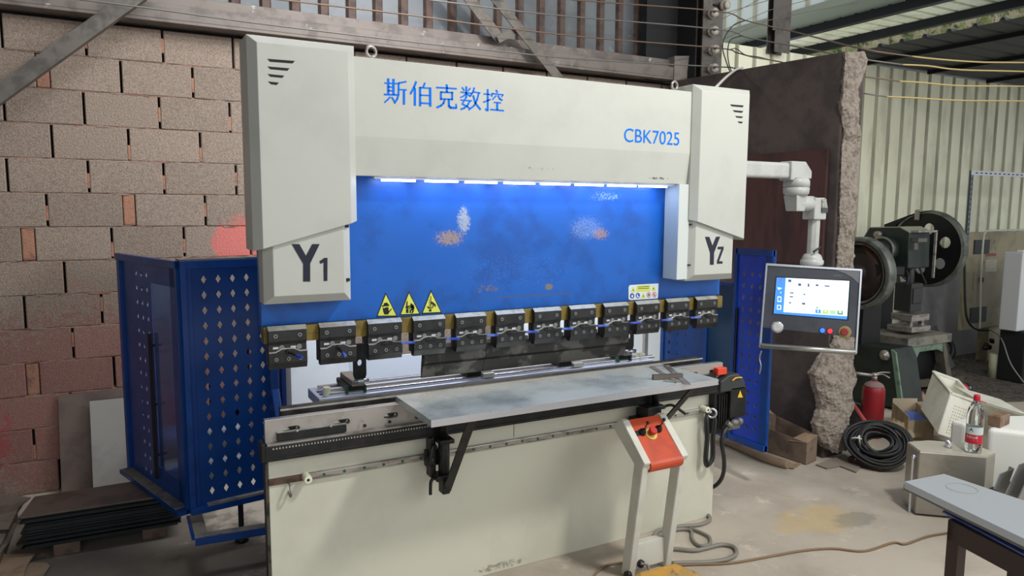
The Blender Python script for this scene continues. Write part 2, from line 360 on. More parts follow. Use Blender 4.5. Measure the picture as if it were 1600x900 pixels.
# corrugated grey cladding above the block wall
def corr(name, x0, x1, z0, z1, Y, pitch, rw, rd, ms, xr0, kind='structure', axis='X', flip=1, parent=None):
    b = B(); x = x0; n = 0; pts = []
    k = math.ceil((x0-xr0)/pitch); 
    pts.append((x0, 0, 0)); k0_ = 0
    while xr0+k*pitch < x1:
        c = xr0+k*pitch
        if c-rw/2-.01 > x0 and c+rw/2+.01 < x1: pts += [(c-rw/2-.008, 0, 1), (c-rw/2+.008, rd, 1), (c+rw/2-.008, rd, 1), (c+rw/2+.008, 0, 0)]
        k += 1
    pts.append((x1, 0, 0))
    def P(q, z):
        return (q[0], Y-q[1]*flip, z) if axis == 'X' else (Y-q[1]*flip, q[0], z) if axis == 'Y' else None
    lo = [b.bm.verts.new(P(q, z0)) for q in pts]; hi = [b.bm.verts.new(P(q, z1)) for q in pts]
    for i in range(len(pts)-1):
        b.mi = 1 if pts[i][2] else 0; b.face([lo[i], lo[i+1], hi[i+1], hi[i]])
    return b.done(name, ms, parent, solid=.004, kind=kind)
sky_ = None; xa, xb = at(367, 20, Y=5.42).x, at(907, 60, Y=5.42).x
corr('wall_upper', -3.6, 4.7, 2.98, 4.7, 5.42, (xb-xa)/14, .062, .03, [gsheet, rib], xa)
b = B()
for x0, x1 in ((-3.6, 4.40),):
    b.box(x0, x1, 5.13, 5.38, 2.935, 2.955); b.box(x0, x1, 5.13, 5.15, 2.955, 3.045); b.box(x0, x1, 5.15, 5.20, 3.03, 3.045); b.box(x0, x1, 5.19, 5.205, 3.045, 3.12); b.box(x0, x1, 5.205, 5.40, 3.105, 3.12)
ch = b.done('trim_1', gchan, kind='structure', bevel=.003)
b = B(); e0 = at(1035, 80, Y=5.0); b.prism([(4.38, 5.12, 2.93), (4.55, 5.05, 2.93), (4.50, 5.05, 3.14), (4.38, 5.12, 3.14)], (0, .1, 0)); b.done('channel_end', gchan, ch)
# diagonal roof braces
def brace(name, a, c, w, h, label, Y, group=None, cat='brace'):
    pa, pc = at(*a, Y=Y), at(*c, Y=Y); b = B(); d = (pc-pa).normalized(); n = V((0, -1, 0)); sd = d.cross(n)
    b.obox((pa+pc)/2, (pc-pa)/2, sd*w/2, n*.004); b.obox((pa+pc)/2+sd*(w/2-.004)-n*h/2, (pc-pa)/2, sd*.004, n*h/2)
    return b.done(name, strutm, label=label, cat=cat, group=group)
brace('roof_brace', (-60, 188), (245, -30), .085, .07, 'long flat grey steel brace slanting over the block wall at upper left', 4.98)
brace('roof_brace', (878, 128), (752, -30), .075, .06, 'grey angle iron brace sloping down behind the right half of the machine beam', 5.02)
brace('roof_brace', (783, 64), (712, -30), .085, .07, 'short dark angle iron brace ending on the steel channel above the block wall', 5.08)
brace('brace_stub', (778, 62), (812, 46), .05, .05, 'tiny dark steel stub joining the two angle braces', 5.05)
# steel column with insulators
b = B(); xw = at(1098, 50, Y=4.95).x; x2 = at(1129, 50, Y=4.95).x
b.box(xw, x2, 4.95, 4.965, 0, 4.8); b.box((xw+x2)/2-.006, (xw+x2)/2+.006, 4.965, 5.20, 0, 4.8); b.box(xw, x2, 5.20, 5.215, 0, 4.8)
b.done('trim_2', strutm, kind='structure')
b = B(); b.box(4.14, 4.66, 5.222, 5.236, 2.93, 4.7); b.box(xw-.05, xw-.035, 4.98, 5.22, 2.95, 4.7); b.done('trim_3', mat('dark_steel_plate', (24, 25, 28), .7, .1), kind='structure')
spool = mat('porcelain', (186, 178, 166), .35, c2=(160, 150, 140), sc=30)
wires = []
ins_px = [(1110, 22), (1110, 50), (1111, 79), (1110, 108)]
wirem = [mat('rusty_wire', (120, 100, 86), .6, .2), mat('grey_wire', (120, 118, 112), .6, .3)]
wl = ['topmost reddish overhead wire across the upper wall, with a yellow sleeve at right', 'second overhead wire from the top, grey, with a yellow sleeve at right',
      'third overhead wire from the top, rusty brown, with a yellow sleeve at right', 'lowest overhead wire along the steel channel, with a yellow sleeve at right']
lefts = [[(900, 0)], [(672, 0), (850, 22)], [(443, 0), (640, 23.5), (760, 40), (920, 58.5)], [(133, 0), (400, 36), (640, 65), (760, 78), (920, 93.5)]]
rights = [[(1165, 32), (1250, 52), (1325, 73)], [(1165, 58), (1240, 72), (1290, 82), (1345, 92)], [(1150, 82), (1180, 90), (1216, 96), (1290, 112), (1345, 119)], [(1145, 106), (1190, 118), (1260, 130), (1345, 145)]]
yell = [[(1345, 76), (1425, 88), (1460, 92), (1530, 97), (1610, 98)], [(1345, 92), (1410, 101), (1450, 103), (1500, 109), (1610, 112)], [(1345, 119), (1405, 127), (1440, 129), (1500, 134), (1610, 135)], [(1345, 145), (1385, 151), (1430, 153), (1500, 157), (1610, 158)]]
ysl = mat('yellow_sleeve', (192, 170, 112), .6)
insl = ['first porcelain insulator from the top on the steel column face', 'second porcelain insulator from the top on the steel column face', 'third porcelain insulator from the top on the steel column face', 'lowest porcelain insulator on the steel column face']
for i, p in enumerate(ins_px):
    c = at(*p, Y=4.94); t = thing('porcelain_insulator', insl[i], 'insulator', c, 'porcelain insulators on the column')
    b = B(); b.lathe([(.03, -.05), (.042, -.045), (.042, -.025), (.024, -.018), (.024, 0), (.038, .006), (.038, .02), (.018, .03)], c+V((0, -.045, 0)), (-.25, -1, 0), 20); b.done('spool', spool, t)
    b = B(); b.cyl(c+V((0, .012, 0)), c+V((-.028, -.098, 0)), .009); b.done('bolt', rustbr, t)
    q = V((-1, 0, 0)); pts = []
    L0 = [at(*a, Y=4.9) for a in lefts[i]]; d = (L0[0]-at(ins_px[i][0]-4, ins_px[i][1], Y=4.9)).normalized(); L0.insert(0, L0[0]+d*1.5)
    Rr = [at(*a, Y=yv) for a, yv in zip(rights[i], [4.75, 4.4, 4.1, 3.8, 3.6] if i < 2 else [4.75, 4.5, 4.4, 3.9, 3.6] if i == 2 else [4.75, 4.5, 4.1, 3.6])]
    b = B(); b.tube(L0+[c+V((0, -.085, .006))]+Rr[:-1]+[at(*yell[i][0], Y=3.5), at(*yell[i][1], Y=3.45)], .0055, 6, 4)
    o = b.done('overhead_wire', wirem[i % 2], label=wl[i], cat='wire', group='overhead wires on insulators')
    ORG[o.name] = V(o.location)
    yp = [at(*a, Y=3.5-.05*k) for k, a in enumerate(yell[i]) if k]; yp.append(yp[-1]+(yp[-1]-yp[-2]).normalized()*4); b = B(); b.tube(yp, .0058, 6, 4); b.done('wire_sleeve', ysl, o, label='yellow sleeve')
c = at(1134, 8, Y=4.9); t = thing('porcelain_insulator', 'single porcelain insulator hanging beside the top right edge of the steel column', 'insulator', c)
b = B(); b.lathe([(.03, -.04), (.042, -.035), (.042, -.01), (.026, 0), (.038, .012), (.038, .024), (.018, .032)], c, (.15, -1, 0), 20); b.done('spool', spool, t)
b = B(); b.cyl(c+V((-.1, .05, 0)), c+V((0, .04, 0)), .01); b.done('bracket', purlin, t)
# loose green wires
b = B(); b.tube([at(1165, 32, Y=4.7), at(1148, 38, Y=4.7), at(1134, 55, Y=4.72), at(1129, 75, Y=4.74), at(1136, 100, Y=4.76), at(1141, 113, Y=4.78)], .005, 6)
b.done('loose_wire', mat('green_wire', (26, 52, 40), .5), label='dark green wire looping down from the top overhead wire beside the column', cat='wire')
b = B(); b.tube([at(1160, 56, Y=4.66), at(1142, 62, Y=4.68), at(1137, 80, Y=4.72), at(1139, 100, Y=4.74), at(1143, 112, Y=4.76)], .005, 6)
b.done('loose_wire', rubber, label='dark wire bending down from the second overhead wire behind the plastered wall', cat='wire')
b = B(); b.tube([at(1140, 78, Y=4.6), at(1150, 76, Y=4.6), at(1165, 86, Y=4.6), at(1185, 89, Y=4.6), at(1213, 96, Y=4.6)], .004, 6)
b.done('loose_wire', rubber, label='short dark wire arching above the third overhead wire', cat='wire')
b = B(); b.tube([at(1118, 137, Y=3.4), at(1135, 120, Y=3.9), at(1150, 109, Y=4.3), at(1160, 106, Y=4.4)], .009, 8)
b.done('white_cable', mat('white_cable', (200, 198, 190), .5), label='pale cable running from the right tower cover up over the plastered wall', cat='cable')
# dark plastered wall stub, seen face on the left and broken at its end
XP = 4.42; b = B()
zt0, zt1 = at(1156.7, 109, X=XP).z, at(1320, 80, X=XP).z
b.hexa([(XP, 3.42, 0), (XP+.22, 3.42, 0), (XP+.22, 5.2, 0), (XP, 5.2, 0), (XP, 3.42, zt1), (XP+.22, 3.42, zt1), (XP+.22, 5.2, zt0+.03), (XP, 5.2, zt0+.03)])
wr = b.done('wall_right', plaster, kind='structure', bevel=.01)
# broken end face: uneven column of masonry
b = B(); rs = []
prof = [  # y px, left px, right px of the pale broken end
 (703, 1292, 1322), (690, 1283, 1326), (660, 1277, 1327), (640, 1284, 1331), (610, 1279, 1334), (585, 1272, 1336), (560, 1285, 1333), (548, 1298, 1332), (530, 1302, 1335), (480, 1306, 1332), (420, 1308, 1334), (340, 1312, 1337), (300, 1313, 1340), (230, 1316, 1344), (203, 1319, 1345), (195, 1318, 1343), (170, 1315, 1344), (140, 1318, 1342), (120, 1320, 1350), (95, 1321, 1355), (82, 1321, 1350)]
for i in range(len(prof)-1):
    (ya, la, ra), (yb, lb, rb) = prof[i], prof[i+1]; n = max(1, int(abs(ya-yb)/9))
    for k in range(n if i < len(prof)-2 else n+1):
        t = k/n; y = ya+(yb-ya)*t; l = la+(lb-la)*t; rr = ra+(rb-ra)*t
        rough_ = 1.0 if y > 535 else .55 if (y < 215 or 290 < y < 420) else .12
        pl, pr = at(l, y, Y=3.40), at(rr, y, Y=3.40)
        pl.x += random.uniform(-.012, .006)*rough_; pr.x += random.uniform(-.03, .02)*rough_
        ring = []
        for q in range(9):
            s = q/8; p = pl.lerp(pr, s); p.y = 3.40-(math.sin(s*math.pi)**.6)*(.05*rough_+.004)+random.uniform(-.014, .014)*rough_; p.z += random.uniform(-.012, .012)*rough_; ring.append(p)
        ring += [V((ring[-1].x-.01, 3.45, ring[-1].z)), V((ring[0].x+(.03 if y < 545 else .0), 3.45, ring[0].z))]
        rs.append(ring)
b.rings(rs, smooth=False); o = b.done('broken_end', broken, wr)
md = o.modifiers.new('sub', 'SUBSURF'); md.levels = 2; md.render_levels = 3; md.subdivision_type = 'SIMPLE'
tx = bpy.data.textures.new('rubble', 'CLOUDS'); tx.noise_scale = .022; tx.noise_depth = 3; md = o.modifiers.new('disp', 'DISPLACE'); md.texture = tx; md.strength = .02; md.mid_level = .5
# plywood on the plastered wall
b = B(); p = [at(1295, 228, X=4.40), at(1270, 398, X=4.40)]
b.box(4.385, 4.41, p[0].y, 4.9, 1.40, p[0].z-.02); b.done('plywood_panel', plycol, label='dark maroon plywood sheet fixed flat against the plastered wall behind the screen arm', cat='board')
# cream corrugated wall
YC = 5.4; xa, xb = at(1413, 120, Y=YC).x, at(1490, 130, Y=YC).x
corr('wall_far', 4.7, 13.5, 0, 3.40, YC, (xb-xa)/4, .034, .018, [creamwall, creamrib], xa)
# dark roof over the far bay
XD = at(1384.5, 71, Z=3.42).x; b = B()
n = 60; y = 1.2; pts = []
while y < 5.6: pts += [(y, 0), (y+.16, 0), (y+.175, .03), (y+.20, .03), (y+.215, 0)]; y += .23
lo = [b.bm.verts.new((XD, a, 3.42+z)) for a, z in pts]; hi = [b.bm.verts.new((14, a, 3.42+z)) for a, z in pts]
for i in range(len(pts)-1): b.face([lo[i], lo[i+1], hi[i+1], hi[i]])
rf = b.done('ceiling_far', roofdk, kind='structure', solid=.005)
b = B()
for x in (XD+.5, XD+1.6, XD+2.8, XD+4.2, XD+5.6): b.box(x, x+.05, 1.2, 5.35, 3.375, 3.418)
b.done('purlin', purlin, rf, each=True)
# higher canopy further out: eave, cream underside, pale cladding
b = B(); X0, X1 = 9.16, 10.25
y = 4.2; pts = []
while y < 14: pts += [(y, 0), (y+.17, 0), (y+.185, .035), (y+.225, .035), (y+.24, 0)]; y += .25
lo = [b.bm.verts.new((X0-.05, a, 4.50+z)) for a, z in pts]; hi = [b.bm.verts.new((X1+.1, a, 4.50+z)) for a, z in pts]
for i in range(len(pts)-1): b.face([lo[i], lo[i+1], hi[i+1], hi[i]])
cp = b.done('ceiling_canopy', creamwall, kind='structure', solid=.004)
b = B()
for x, wd in ((X1, .10), (X0, .12)): b.box(x-wd/2, x+wd/2, 4.2, 14, 4.38, 4.495)
b.done('purlin', purlin, cp, each=True)
xc = 8.56; b = B(); b.box(xc, X0, 4.2, 14, 4.505, 4.53); b.box(xc-.02, xc+.03, 4.2, 14, 4.50, 4.60); b.done('eave_gutter', mat('greygreen_gutter', (126, 132, 116), .6), cp)
corr('cladding', 4.2, 14, 4.60, 7.2, xc+.03, .32, .05, .035, [mat('pale_cladding', (206, 214, 210), .5), creamrib], 4.4, kind=None, axis='Y', parent=cp)
# hanging dark post on the far wall with wires
pa = at(1208, 81, Y=5.3); b = B(); x0, x1 = pa.x, at(1231, 84, Y=5.3).x
b.box(x0, x1, 5.28, 5.29, pa.z, 4.8); b.box(x0, x1, 5.38, 5.39, pa.z, 4.8); b.box((x0+x1)/2-.005, (x0+x1)/2+.005, 5.29, 5.38, pa.z, 4.8); b.box(x0-.045, x0, 5.27, 5.28, pa.z+.2, 4.8)
b.done('trim_4', strutm, kind='structure')
fl = [[(1128, 22), (1202, 0)], [(1128, 48), (1202, 16), (1262, 0)], [(1128, 62), (1200, 32), (1270, 17), (1340, 4)], [(1128, 30), (1200, -8)]]
fn = ['faint thin wire nearest the canopy eave, running left of the dark hanging post', 'faint thin wire crossing the dark hanging post near its middle', 'lowest faint wire crossing the dark hanging post towards the gutter', 'highest faint wire at the top edge left of the dark hanging post']
for q, nm in zip(fl, fn):
    b = B(); b.tube([at(*a, Y=5.2) for a in q], .003, 6, 1); b.done('thin_wire', wirem[0], label=nm, cat='wire', group='thin wires on the far post')
b = B(); b.box(-4, 4.75, -3.2, 5.6, 4.75, 4.85); b.done('ceiling_unseen', roofdk, kind='structure')  # unseen shop roof, added to keep sky light off the left side
b = B(); b.box(-4.1, -4, -3.2, 5.6, 0, 4.85); b.done('wall_left_unseen', gsheet, kind='structure')  # unseen side wall, added to darken the lower left
# planted hillside behind
b = B(); nx, ny = 60, 22; gr = []
for i in range(nx+1):
    row = []
    for j in range(ny+1):
        x = 10.5+14*i/nx; z = 2+7*j/ny; row.append(b.bm.verts.new((x, 8.6+.35*(z-3)+random.uniform(-.15, .15), z)))
    gr.append(row)
for i in range(nx):
    for j in range(ny): b.face([gr[i][j], gr[i+1][j], gr[i+1][j+1], gr[i][j+1]])
b.done('hillside', mat('hill_earth', (170, 158, 130), .95, c2=(112, 122, 70), sc=2.2, c3=(60, 76, 40), sc3=5, lo3=.5, hi3=.62), kind='structure')
b = B()
for i in range(5200):
    x = random.uniform(10.6, 22); z = random.uniform(3.6, 8)
    if math.sin(x*1.7)+math.sin(z*2.3+x) < random.uniform(-1, 1.2): continue
    c = V((x, 8.5+.35*(z-3)-random.uniform(0, .3), z)); a = V((random.uniform(-1, 1), random.uniform(-1, 1), random.uniform(-1, 1))).normalized()*.045; d = a.orthogonal().normalized()*.03
    b.face([b.bm.verts.new(p) for p in (c-a, c+d, c+a, c-d)])
b.done('foliage', mat('foliage', (118, 150, 60), .7, c2=(70, 104, 40), sc=2.5), kind='stuff', label='green bushes and weeds on the hillside seen between the two roofs', cat='foliage', recalc=False)
# ================================================================ press brake
PB = thing('press_brake', 'large cream and blue sheet-metal press brake with a lit blue ram standing mid-floor', 'machine', (1.745, 3.3, 0))
X0, X1 = .495, 2.995
# bed
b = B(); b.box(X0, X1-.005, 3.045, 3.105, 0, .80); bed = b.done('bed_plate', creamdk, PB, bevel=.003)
b = B(); b.box(X0-.012, X0, 3.045, 3.10, 0, .74); b.done('edge_strip', dsteel, bed)
b = B(); xs_ = at(803, 655, Y=3.045).x; b.box(xs_-.0015, xs_+.0015, 3.0435, 3.0455, .68, .79); b.done('seam', mat('seam', (120, 118, 106), .8), bed)
# C-shaped side frames with a throat
for s, x in (('l', .655), ('r', 2.82)):
    b = B(); b.prism([(x, 3.14, 0), (x, 3.93, 0), (x, 3.93, 2.36), (x, 3.14, 2.36), (x, 3.14, 1.75), (x, 3.76, 1.75), (x, 3.86, 1.62), (x, 3.86, .85), (x, 3.76, .72), (x, 3.14, .72)], (.04, 0, 0))
    b.done('side_frame', guardblue, PB, bevel=.004)
b = B(); b.box(.695, 2.82, 3.86, 3.90, 1.9, 2.3); b.done('rear_beam', cream, PB)
# gray slotted top plate of the bed, with real slots
def slotplate():
    b = B(); zb, zt = .80, .924; sl = []
    for px, py in ((455, 665), (534, 653), (610, 642)): sl.append(at(px, py, Y=3.03).x)
    xx = sl[-1]
    while xx+.252 < 2.80: xx += .252; sl.append(xx)
    sl.append(at(1113, 578, Y=3.03).x); zc, hw, hh = .878, .034, .0125
    ctr = []; prev = X0-.012
    yf = 3.022
    for c in sl:
        if c-hw-.01 <= prev: continue
        b.box(prev, c-hw-.012, yf, 3.045, zb, zt)
        m = [( c-hw-.012, zb), (c+hw+.012, zb), (c+hw+.012, zt), (c-hw-.012, zt)]
        # ring around the slot
        inner = []; outer = []
        for k in range(24):
            a = 2*math.pi*k/24; px_, pz_ = math.cos(a), math.sin(a)
            ix = c+(hw-hh)*(1 if px_ > 0 else -1)+hh*px_; iz = zc+hh*pz_
            sc_ = 1/max(abs(px_)/(1), abs(pz_)/(1)); qx, qz = px_*sc_, pz_*sc_
            ox = c+(hw+.012)*qx; oz = zc+((zt-zc) if qz > 0 else (zc-zb))*qz
            inner.append((ix, iz)); outer.append((ox, oz))
        fi = [b.bm.verts.new((p[0], yf, p[1])) for p in inner]; fo = [b.bm.verts.new((p[0], yf, p[1])) for p in outer]
        bi = [b.bm.verts.new((p[0], 3.045, p[1])) for p in inner]; bo = [b.bm.verts.new((p[0], 3.045, p[1])) for p in outer]
        for k in range(24):
            q = (k+1) % 24; b.face([fi[k], fi[q], fo[q], fo[k]]); b.face([bi[q], bi[k], bo[k], bo[q]]); b.face([fi[q], fi[k], bi[k], bi[q]]); b.face([fo[k], fo[q], bo[q], bo[k]])
        ctr.append(c); prev = c+hw+.012
    b.box(prev, X1+.012, yf, 3.045, zb, zt)
    return b, ctr
b, sc = slotplate(); sp = b.done('die_holder_plate', platest, PB, recalc=True)
b = B()
for c in sc: b.cyl((c+.006, 3.034, .885), (c+.006, 3.046, .885), .016, n=12)
b.done('slot_bolt', mat('slot_bolt', (40, 38, 36), .5, .5), sp, each=True)
b = B()
for c in sc: b.prism([(c-.03, 3.043, .870), (c+.026, 3.043, .870), (c+.030, 3.043, .880), (c+.012, 3.043, .878), (c-.004, 3.043, .883), (c-.028, 3.043, .885)], (0, .002, 0))
b.done('slot_back', white, sp, each=True)
b = B(); b.box(X0-.012, 2.99, 3.02, 3.048, .9245, .930); b.done('plate_lip', silver, sp)
x0, x1 = at(433, 680, Y=3.01).x, at(541, 666, Y=3.01).x
b = B(); b.box(x0, x1, 3.004, 3.022, .838, .872); b.done('cover_strip', black, sp, bevel=.002)
b = B(); b.box(x0, x1, 3.004, 3.022, .873, .8745)
for k in range(3): b.cyl((x0+.08+k*.14, 3.0, .874), (x0+.08+k*.14, 3.006, .874), .005)
b.done('cover_strip_edge', edgeox, sp)
x0, x1 = at(1104, 590, Y=3.01).x-.06, at(1118, 590, Y=3.01).x
b = B(); b.box(x0, x1, 3.004, 3.022, .84, .87); b.done('cover_strip', black, sp, bevel=.002)
b = B()
for px, py in ((570, 665), (609, 659), (651, 652)):
    p = at(px, py, Y=3.02); b.cyl((p.x, 3.0175, p.z), (p.x, 3.0225, p.z), .007, n=12)
b.done('plate_screw', black, sp, each=True)
# black front rail with toothed rack
b = B(); b.box(X0-.02, X1-.01, 2.985, 3.022, .762, .826); b.box(X0-.035, X0-.02, 2.98, 3.06, .765, .84); b.box(X0-.01, X1-.01, 2.981, 2.986, .772, .777)
fr = b.done('front_rail', black, PB, bevel=.003)
b = B(); b.box(X0-.01, X1-.01, 2.990, 3.022, .8265, .834); b.done('rail_cap', steel, fr)
b = B(); n = 190
for k in range(n): x = X0+.01+k*(X1-X0-.04)/n; b.box(x, x+.0055, 2.9835, 2.986, .812, .819)
b.done('rack_teeth', edgeox, fr, kind='stuff')
# long linear guide on the bed front
b = B(); b.box(.655, 2.865, 3.024, 3.045, .644, .672); lr = b.done('guide_rail', steel, PB, bevel=.003)
b = B()
for k in range(25): x = .72+k*.0885; b.cyl((x, 3.0225, .658), (x, 3.026, .658), .0068, n=12); 
b.done('rail_plug', green, lr, each=True)
b = B(); b.box(X0, .66, 3.036, 3.046, .642, .67); b.box(2.865, X1-.01, 3.036, 3.046, .65, .68); b.done('brown_strip', rustbr, PB, each=True)
for x, y in ((.645, .66), (2.872, .672)):
    b = B(); b.cyl((x, 2.985, y), (x, 3.045, y), .017, n=24); o = b.done('end_stop', ivory, PB, bevel=.003)
    b = B(); b.cyl((x, 2.9835, y), (x, 2.99, y), .006, n=12); b.done('stop_bolt', dark, o)
b = B(); c = at(453, 766, Y=3.02); b.tube([c+V((0, .03, .022)), c+V((0, .0, .026)), c+V((0, -.018, .01)), c+V((0, -.02, -.01)), c+V((0, -.01, -.024)), c+V((0, .01, -.022)), c+V((0, .03, -.012))], .005, 8); b.done('lifting_hook', steel, PB)
# die
b = B(); b.prism([(.565, 3.10, .80), (.565, 3.10, .944), (.565, 3.118, .944), (.565, 3.13, .932), (.565, 3.142, .944), (.565, 3.16, .944), (.565, 3.16, .80)], (2.355, 0, 0)); die = b.done('lower_die', diest, PB, bevel=.0015)
b = B(); b.box(.56, 2.925, 3.099, 3.1015, .938, .9455); b.done('die_edge', edgeox, die)
# ram
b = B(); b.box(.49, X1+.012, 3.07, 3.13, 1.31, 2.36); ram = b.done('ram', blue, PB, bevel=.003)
b = B(); b.box(.492, X1, 3.032, 3.10, 1.243, 1.309); b.box(.495, X1-.003, 3.030, 3.034, 1.275, 1.277); rl = b.done('clamp_rail', chan, PB, bevel=.002)
# upper cream beam (bottom third tapers back)
b = B(); b.prism([(.855, 2.955, 2.088), (.855, 2.955, 2.405), (.855, 3.40, 2.405), (.855, 3.40, 2.36), (.855, 3.065, 2.36), (.855, 3.065, 2.0), (.855, 3.0, 1.928), (.855, 2.972, 1.928)], (1.80, 0, 0))
ub = b.done('upper_beam', creambeam, PB, bevel=.003)
FY = 2.9545
def bp(x, y): return at(590+x/7.62, 110+y/7.62, Y=FY)
S = [  # strokes (w in mm) of the five cut-out characters
 (9, [(128, 100), (128, 292)]), (9, [(190, 105), (190, 292)]), (5, [(85, 150), (235, 157)]), (5, [(128, 196), (190, 199)]), (5, [(128, 241), (190, 244)]), (6, [(80, 286), (235, 292)]), (6, [(150, 316), (120, 350), (85, 380)]), (7, [(170, 320), (212, 385)]),
 (6, [(340, 133), (295, 143), (252, 150)]), (7, [(252, 150), (250, 290), (232, 345), (203, 390)]), (5, [(255, 228), (345, 232)]), (9, [(315, 235), (315, 402)]),
 (8, [(460, 135), (435, 200), (393, 278)]), (9, [(445, 215), (445, 415)]), (7, [(565, 150), (542, 200)]), (9, [(507, 200), (507, 422)]), (5, [(507, 206), (635, 212)]), (10, [(626, 208), (628, 425)]), (5, [(507, 294), (628, 299)]), (6, [(507, 386), (628, 396)]),
 (9, [(825, 172), (825, 258)]), (6, [(702, 203), (820, 210), (940, 218)]), (8, [(755, 255), (755, 350)]), (6, [(755, 258), (892, 264)]), (8, [(890, 260), (888, 352)]), (5, [(755, 338), (888, 344)]), (8, [(800, 345), (785, 392), (755, 420), (707, 440)]), (9, [(850, 345), (850, 425), (868, 444), (938, 446)]), (6, [(940, 446), (935, 402)]),
 (8, [(1057, 195), (1055, 325)]), (5, [(992, 258), (1122, 272)]), (6, [(1008, 203), (1032, 240)]), (6, [(1104, 212), (1078, 243)]), (5, [(1052, 272), (1025, 305), (988, 322)]), (6, [(1060, 280), (1105, 308)]), (6, [(1052, 325), (1008, 400), (1060, 425), (1097, 450)]), (5, [(990, 352), (1122, 362)]), (7, [(1100, 362), (1070, 420), (1030, 450), (992, 462)]),
 (7, [(1152, 208), (1135, 260), (1105, 305)]), (5, [(1140, 256), (1222, 268)]), (7, [(1205, 272), (1185, 350), (1150, 420), (1088, 468)]), (8, [(1140, 300), (1165, 390), (1225, 465)]),
 (8, [(1312, 228), (1312, 478), (1285, 462)]), (5, [(1265, 280), (1345, 287)]), (6, [(1262, 378), (1345, 345)]), (7, [(1412, 235), (1428, 262)]), (7, [(1367, 272), (1358, 308)]), (5, [(1367, 275), (1495, 290), (1478, 315)]), (6, [(1410, 303), (1370, 345)]), (7, [(1435, 300), (1455, 340), (1485, 355)]), (5, [(1385, 380), (1468, 386)]), (9, [(1425, 385), (1425, 468)]), (6, [(1345, 465), (1502, 479)])]
b = B()
for wd, pts in S: stroke(b, [bp(*p) for p in pts], wd*.00105, (0, -1, 0), .0012)
b.done('cut_lettering', letter, PB, label='row of five thin bright blue Chinese characters')
o, q = at(975, 221.5, Y=FY), at(1061, 227.5, Y=FY); t_ = at(975, 200, Y=FY)
text('CBK7025', o, q-o, (0, 0, t_.z-o.z), .001, 'model_lettering', letter, PB, bold=.0, label='bright blue CBK7025 lettering')
# eye bolts
for px, py in ((580, 81), (1054, 134)):
    c = at(px, py, Y=3.05); b = B(); b.torus(c, (.2, -1, 0), .022, .0065); b.cyl((c.x, c.y, 2.404), (c.x, c.y, c.z-.018), .008); b.done('eye_bolt', steel, PB)
# strip light under the beam
led = mat('led', (255, 255, 255), .4, em=(190, 216, 255), es=LEDS)
b = B(); b.box(.95, 2.62, 2.985, 3.025, 1.918, 1.9285); hl = b.done('light_channel', alu, PB)
for a, c in ((597, 648), (665, 714), (728, 775), (789, 834), (846, 889), (900, 941), (951, 992), (1000, 1040)):
    xa, xb = at(a, 278, Y=3.0).x, at(c, 284, Y=3.0).x
    b = B(); b.box(xa, xb, 2.987, 3.012, 1.910, 1.9175); b.done('light_segment', led, hl)
def cover(x0, x1, zt, zb0, zb1, yb, yf, bev, ybk, name, m, bt=True, bb=False, cut=None, bl=True, br=True):
    """shallow box cover: front face inset by a bevel, bottom edge may slope from zb0 (left) to zb1 (right)"""
    b = B(); fl, fr_ = x0+bev, x1-bev; s = (zb1-zb0)/(x1-x0)
    zl = lambda x: zb0+s*(x-x0)
    front = [(fl, yf, zl(fl)+(bev if bb else 0)), (fr_, yf, zl(fr_)+(bev if bb else 0)), (fr_, yf, zt-(bev if bt else 0)), (fl, yf, zt-(bev if bt else 0))]
    mid = [(x0, yb, zb0), (x1, yb, zb1), (x1, yb, zt), (x0, yb, zt)]; back = [(x0, ybk, zb0), (x1, ybk, zb1), (x1, ybk, zt), (x0, ybk, zt)]
    vv = [[b.bm.verts.new(p) for p in q] for q in (front, mid, back)]
    b.face(vv[0][::-1])
    for a, c in zip(vv, vv[1:]):
        for i in range(4): b.face([a[i], a[(i+1) % 4], c[(i+1) % 4], c[i]])
    b.face(vv[2]); return b
LC = cover(.449, .862, 2.443, 1.627, 1.742, 2.95, 2.915, .033, 3.12, 'x', cream).done('tower_cover', cream, PB, bevel=.002)
RC = cover(2.65, 3.055, 2.443, 1.742, 1.628, 2.95, 2.915, .033, 3.12, 'x', cream).done('tower_cover', cream, PB, bevel=.002)
def vents(px_list, parent):
    for pl in px_list:
        b = B(); P = [at(*p, Y=2.9145) for p in pl]; b.prism([p+V((0, -.0006, 0)) for p in P], (0, .001, 0)); b.done('vent_slot', dark, parent)
def v1(x0, x1, y0, x2): return
cl = lambda x, y: (360+x/7.27, 40+y/7.27)
vents([[cl(420, 377), cl(733, 401), cl(707, 430), cl(449, 410)], [cl(421, 464), cl(672, 485), cl(648, 513), cl(452, 495)], [cl(424, 549), cl(612, 568), cl(590, 594), cl(453, 580)], [cl(428, 634), cl(552, 648), cl(525, 675), cl(458, 665)]], LC)
c2 = lambda x, y: (1040+x/8.18, 120+y/8.18)
vents([[c2(825, 352), c2(998, 366), c2(985, 390), c2(845, 377)], [c2(857, 425), c2(994, 438), c2(975, 460), c2(880, 450)], [c2(890, 500), c2(990, 508), c2(975, 528), c2(908, 521)], [c2(920, 570), c2(986, 574), c2(975, 596), c2(940, 592)]], RC)
LS = cover(.486, .836, 1.735, 1.413, 1.413, 2.97, 2.935, .035, 3.068, 'x', cream, bt=False, bb=True).done('ram_cover', cream, PB, bevel=.002)
RS = cover(2.656, 2.995, 1.735, 1.413, 1.413, 2.97, 2.935, .035, 3.068, 'x', cream, bt=False, bb=True).done('ram_cover', cream, PB, bevel=.002)
b = B(); b.box(2.585, 2.657, 2.955, 3.068, 1.425, 1.928); b.done('inner_cover', mat('pale_inner', (200, 206, 203), .4), PB, bevel=.002)
cc = lambda x, y: at(370+x/5.627, 330+y/5.627, Y=2.9345)
b = B(); n_ = (0, -1, 0)
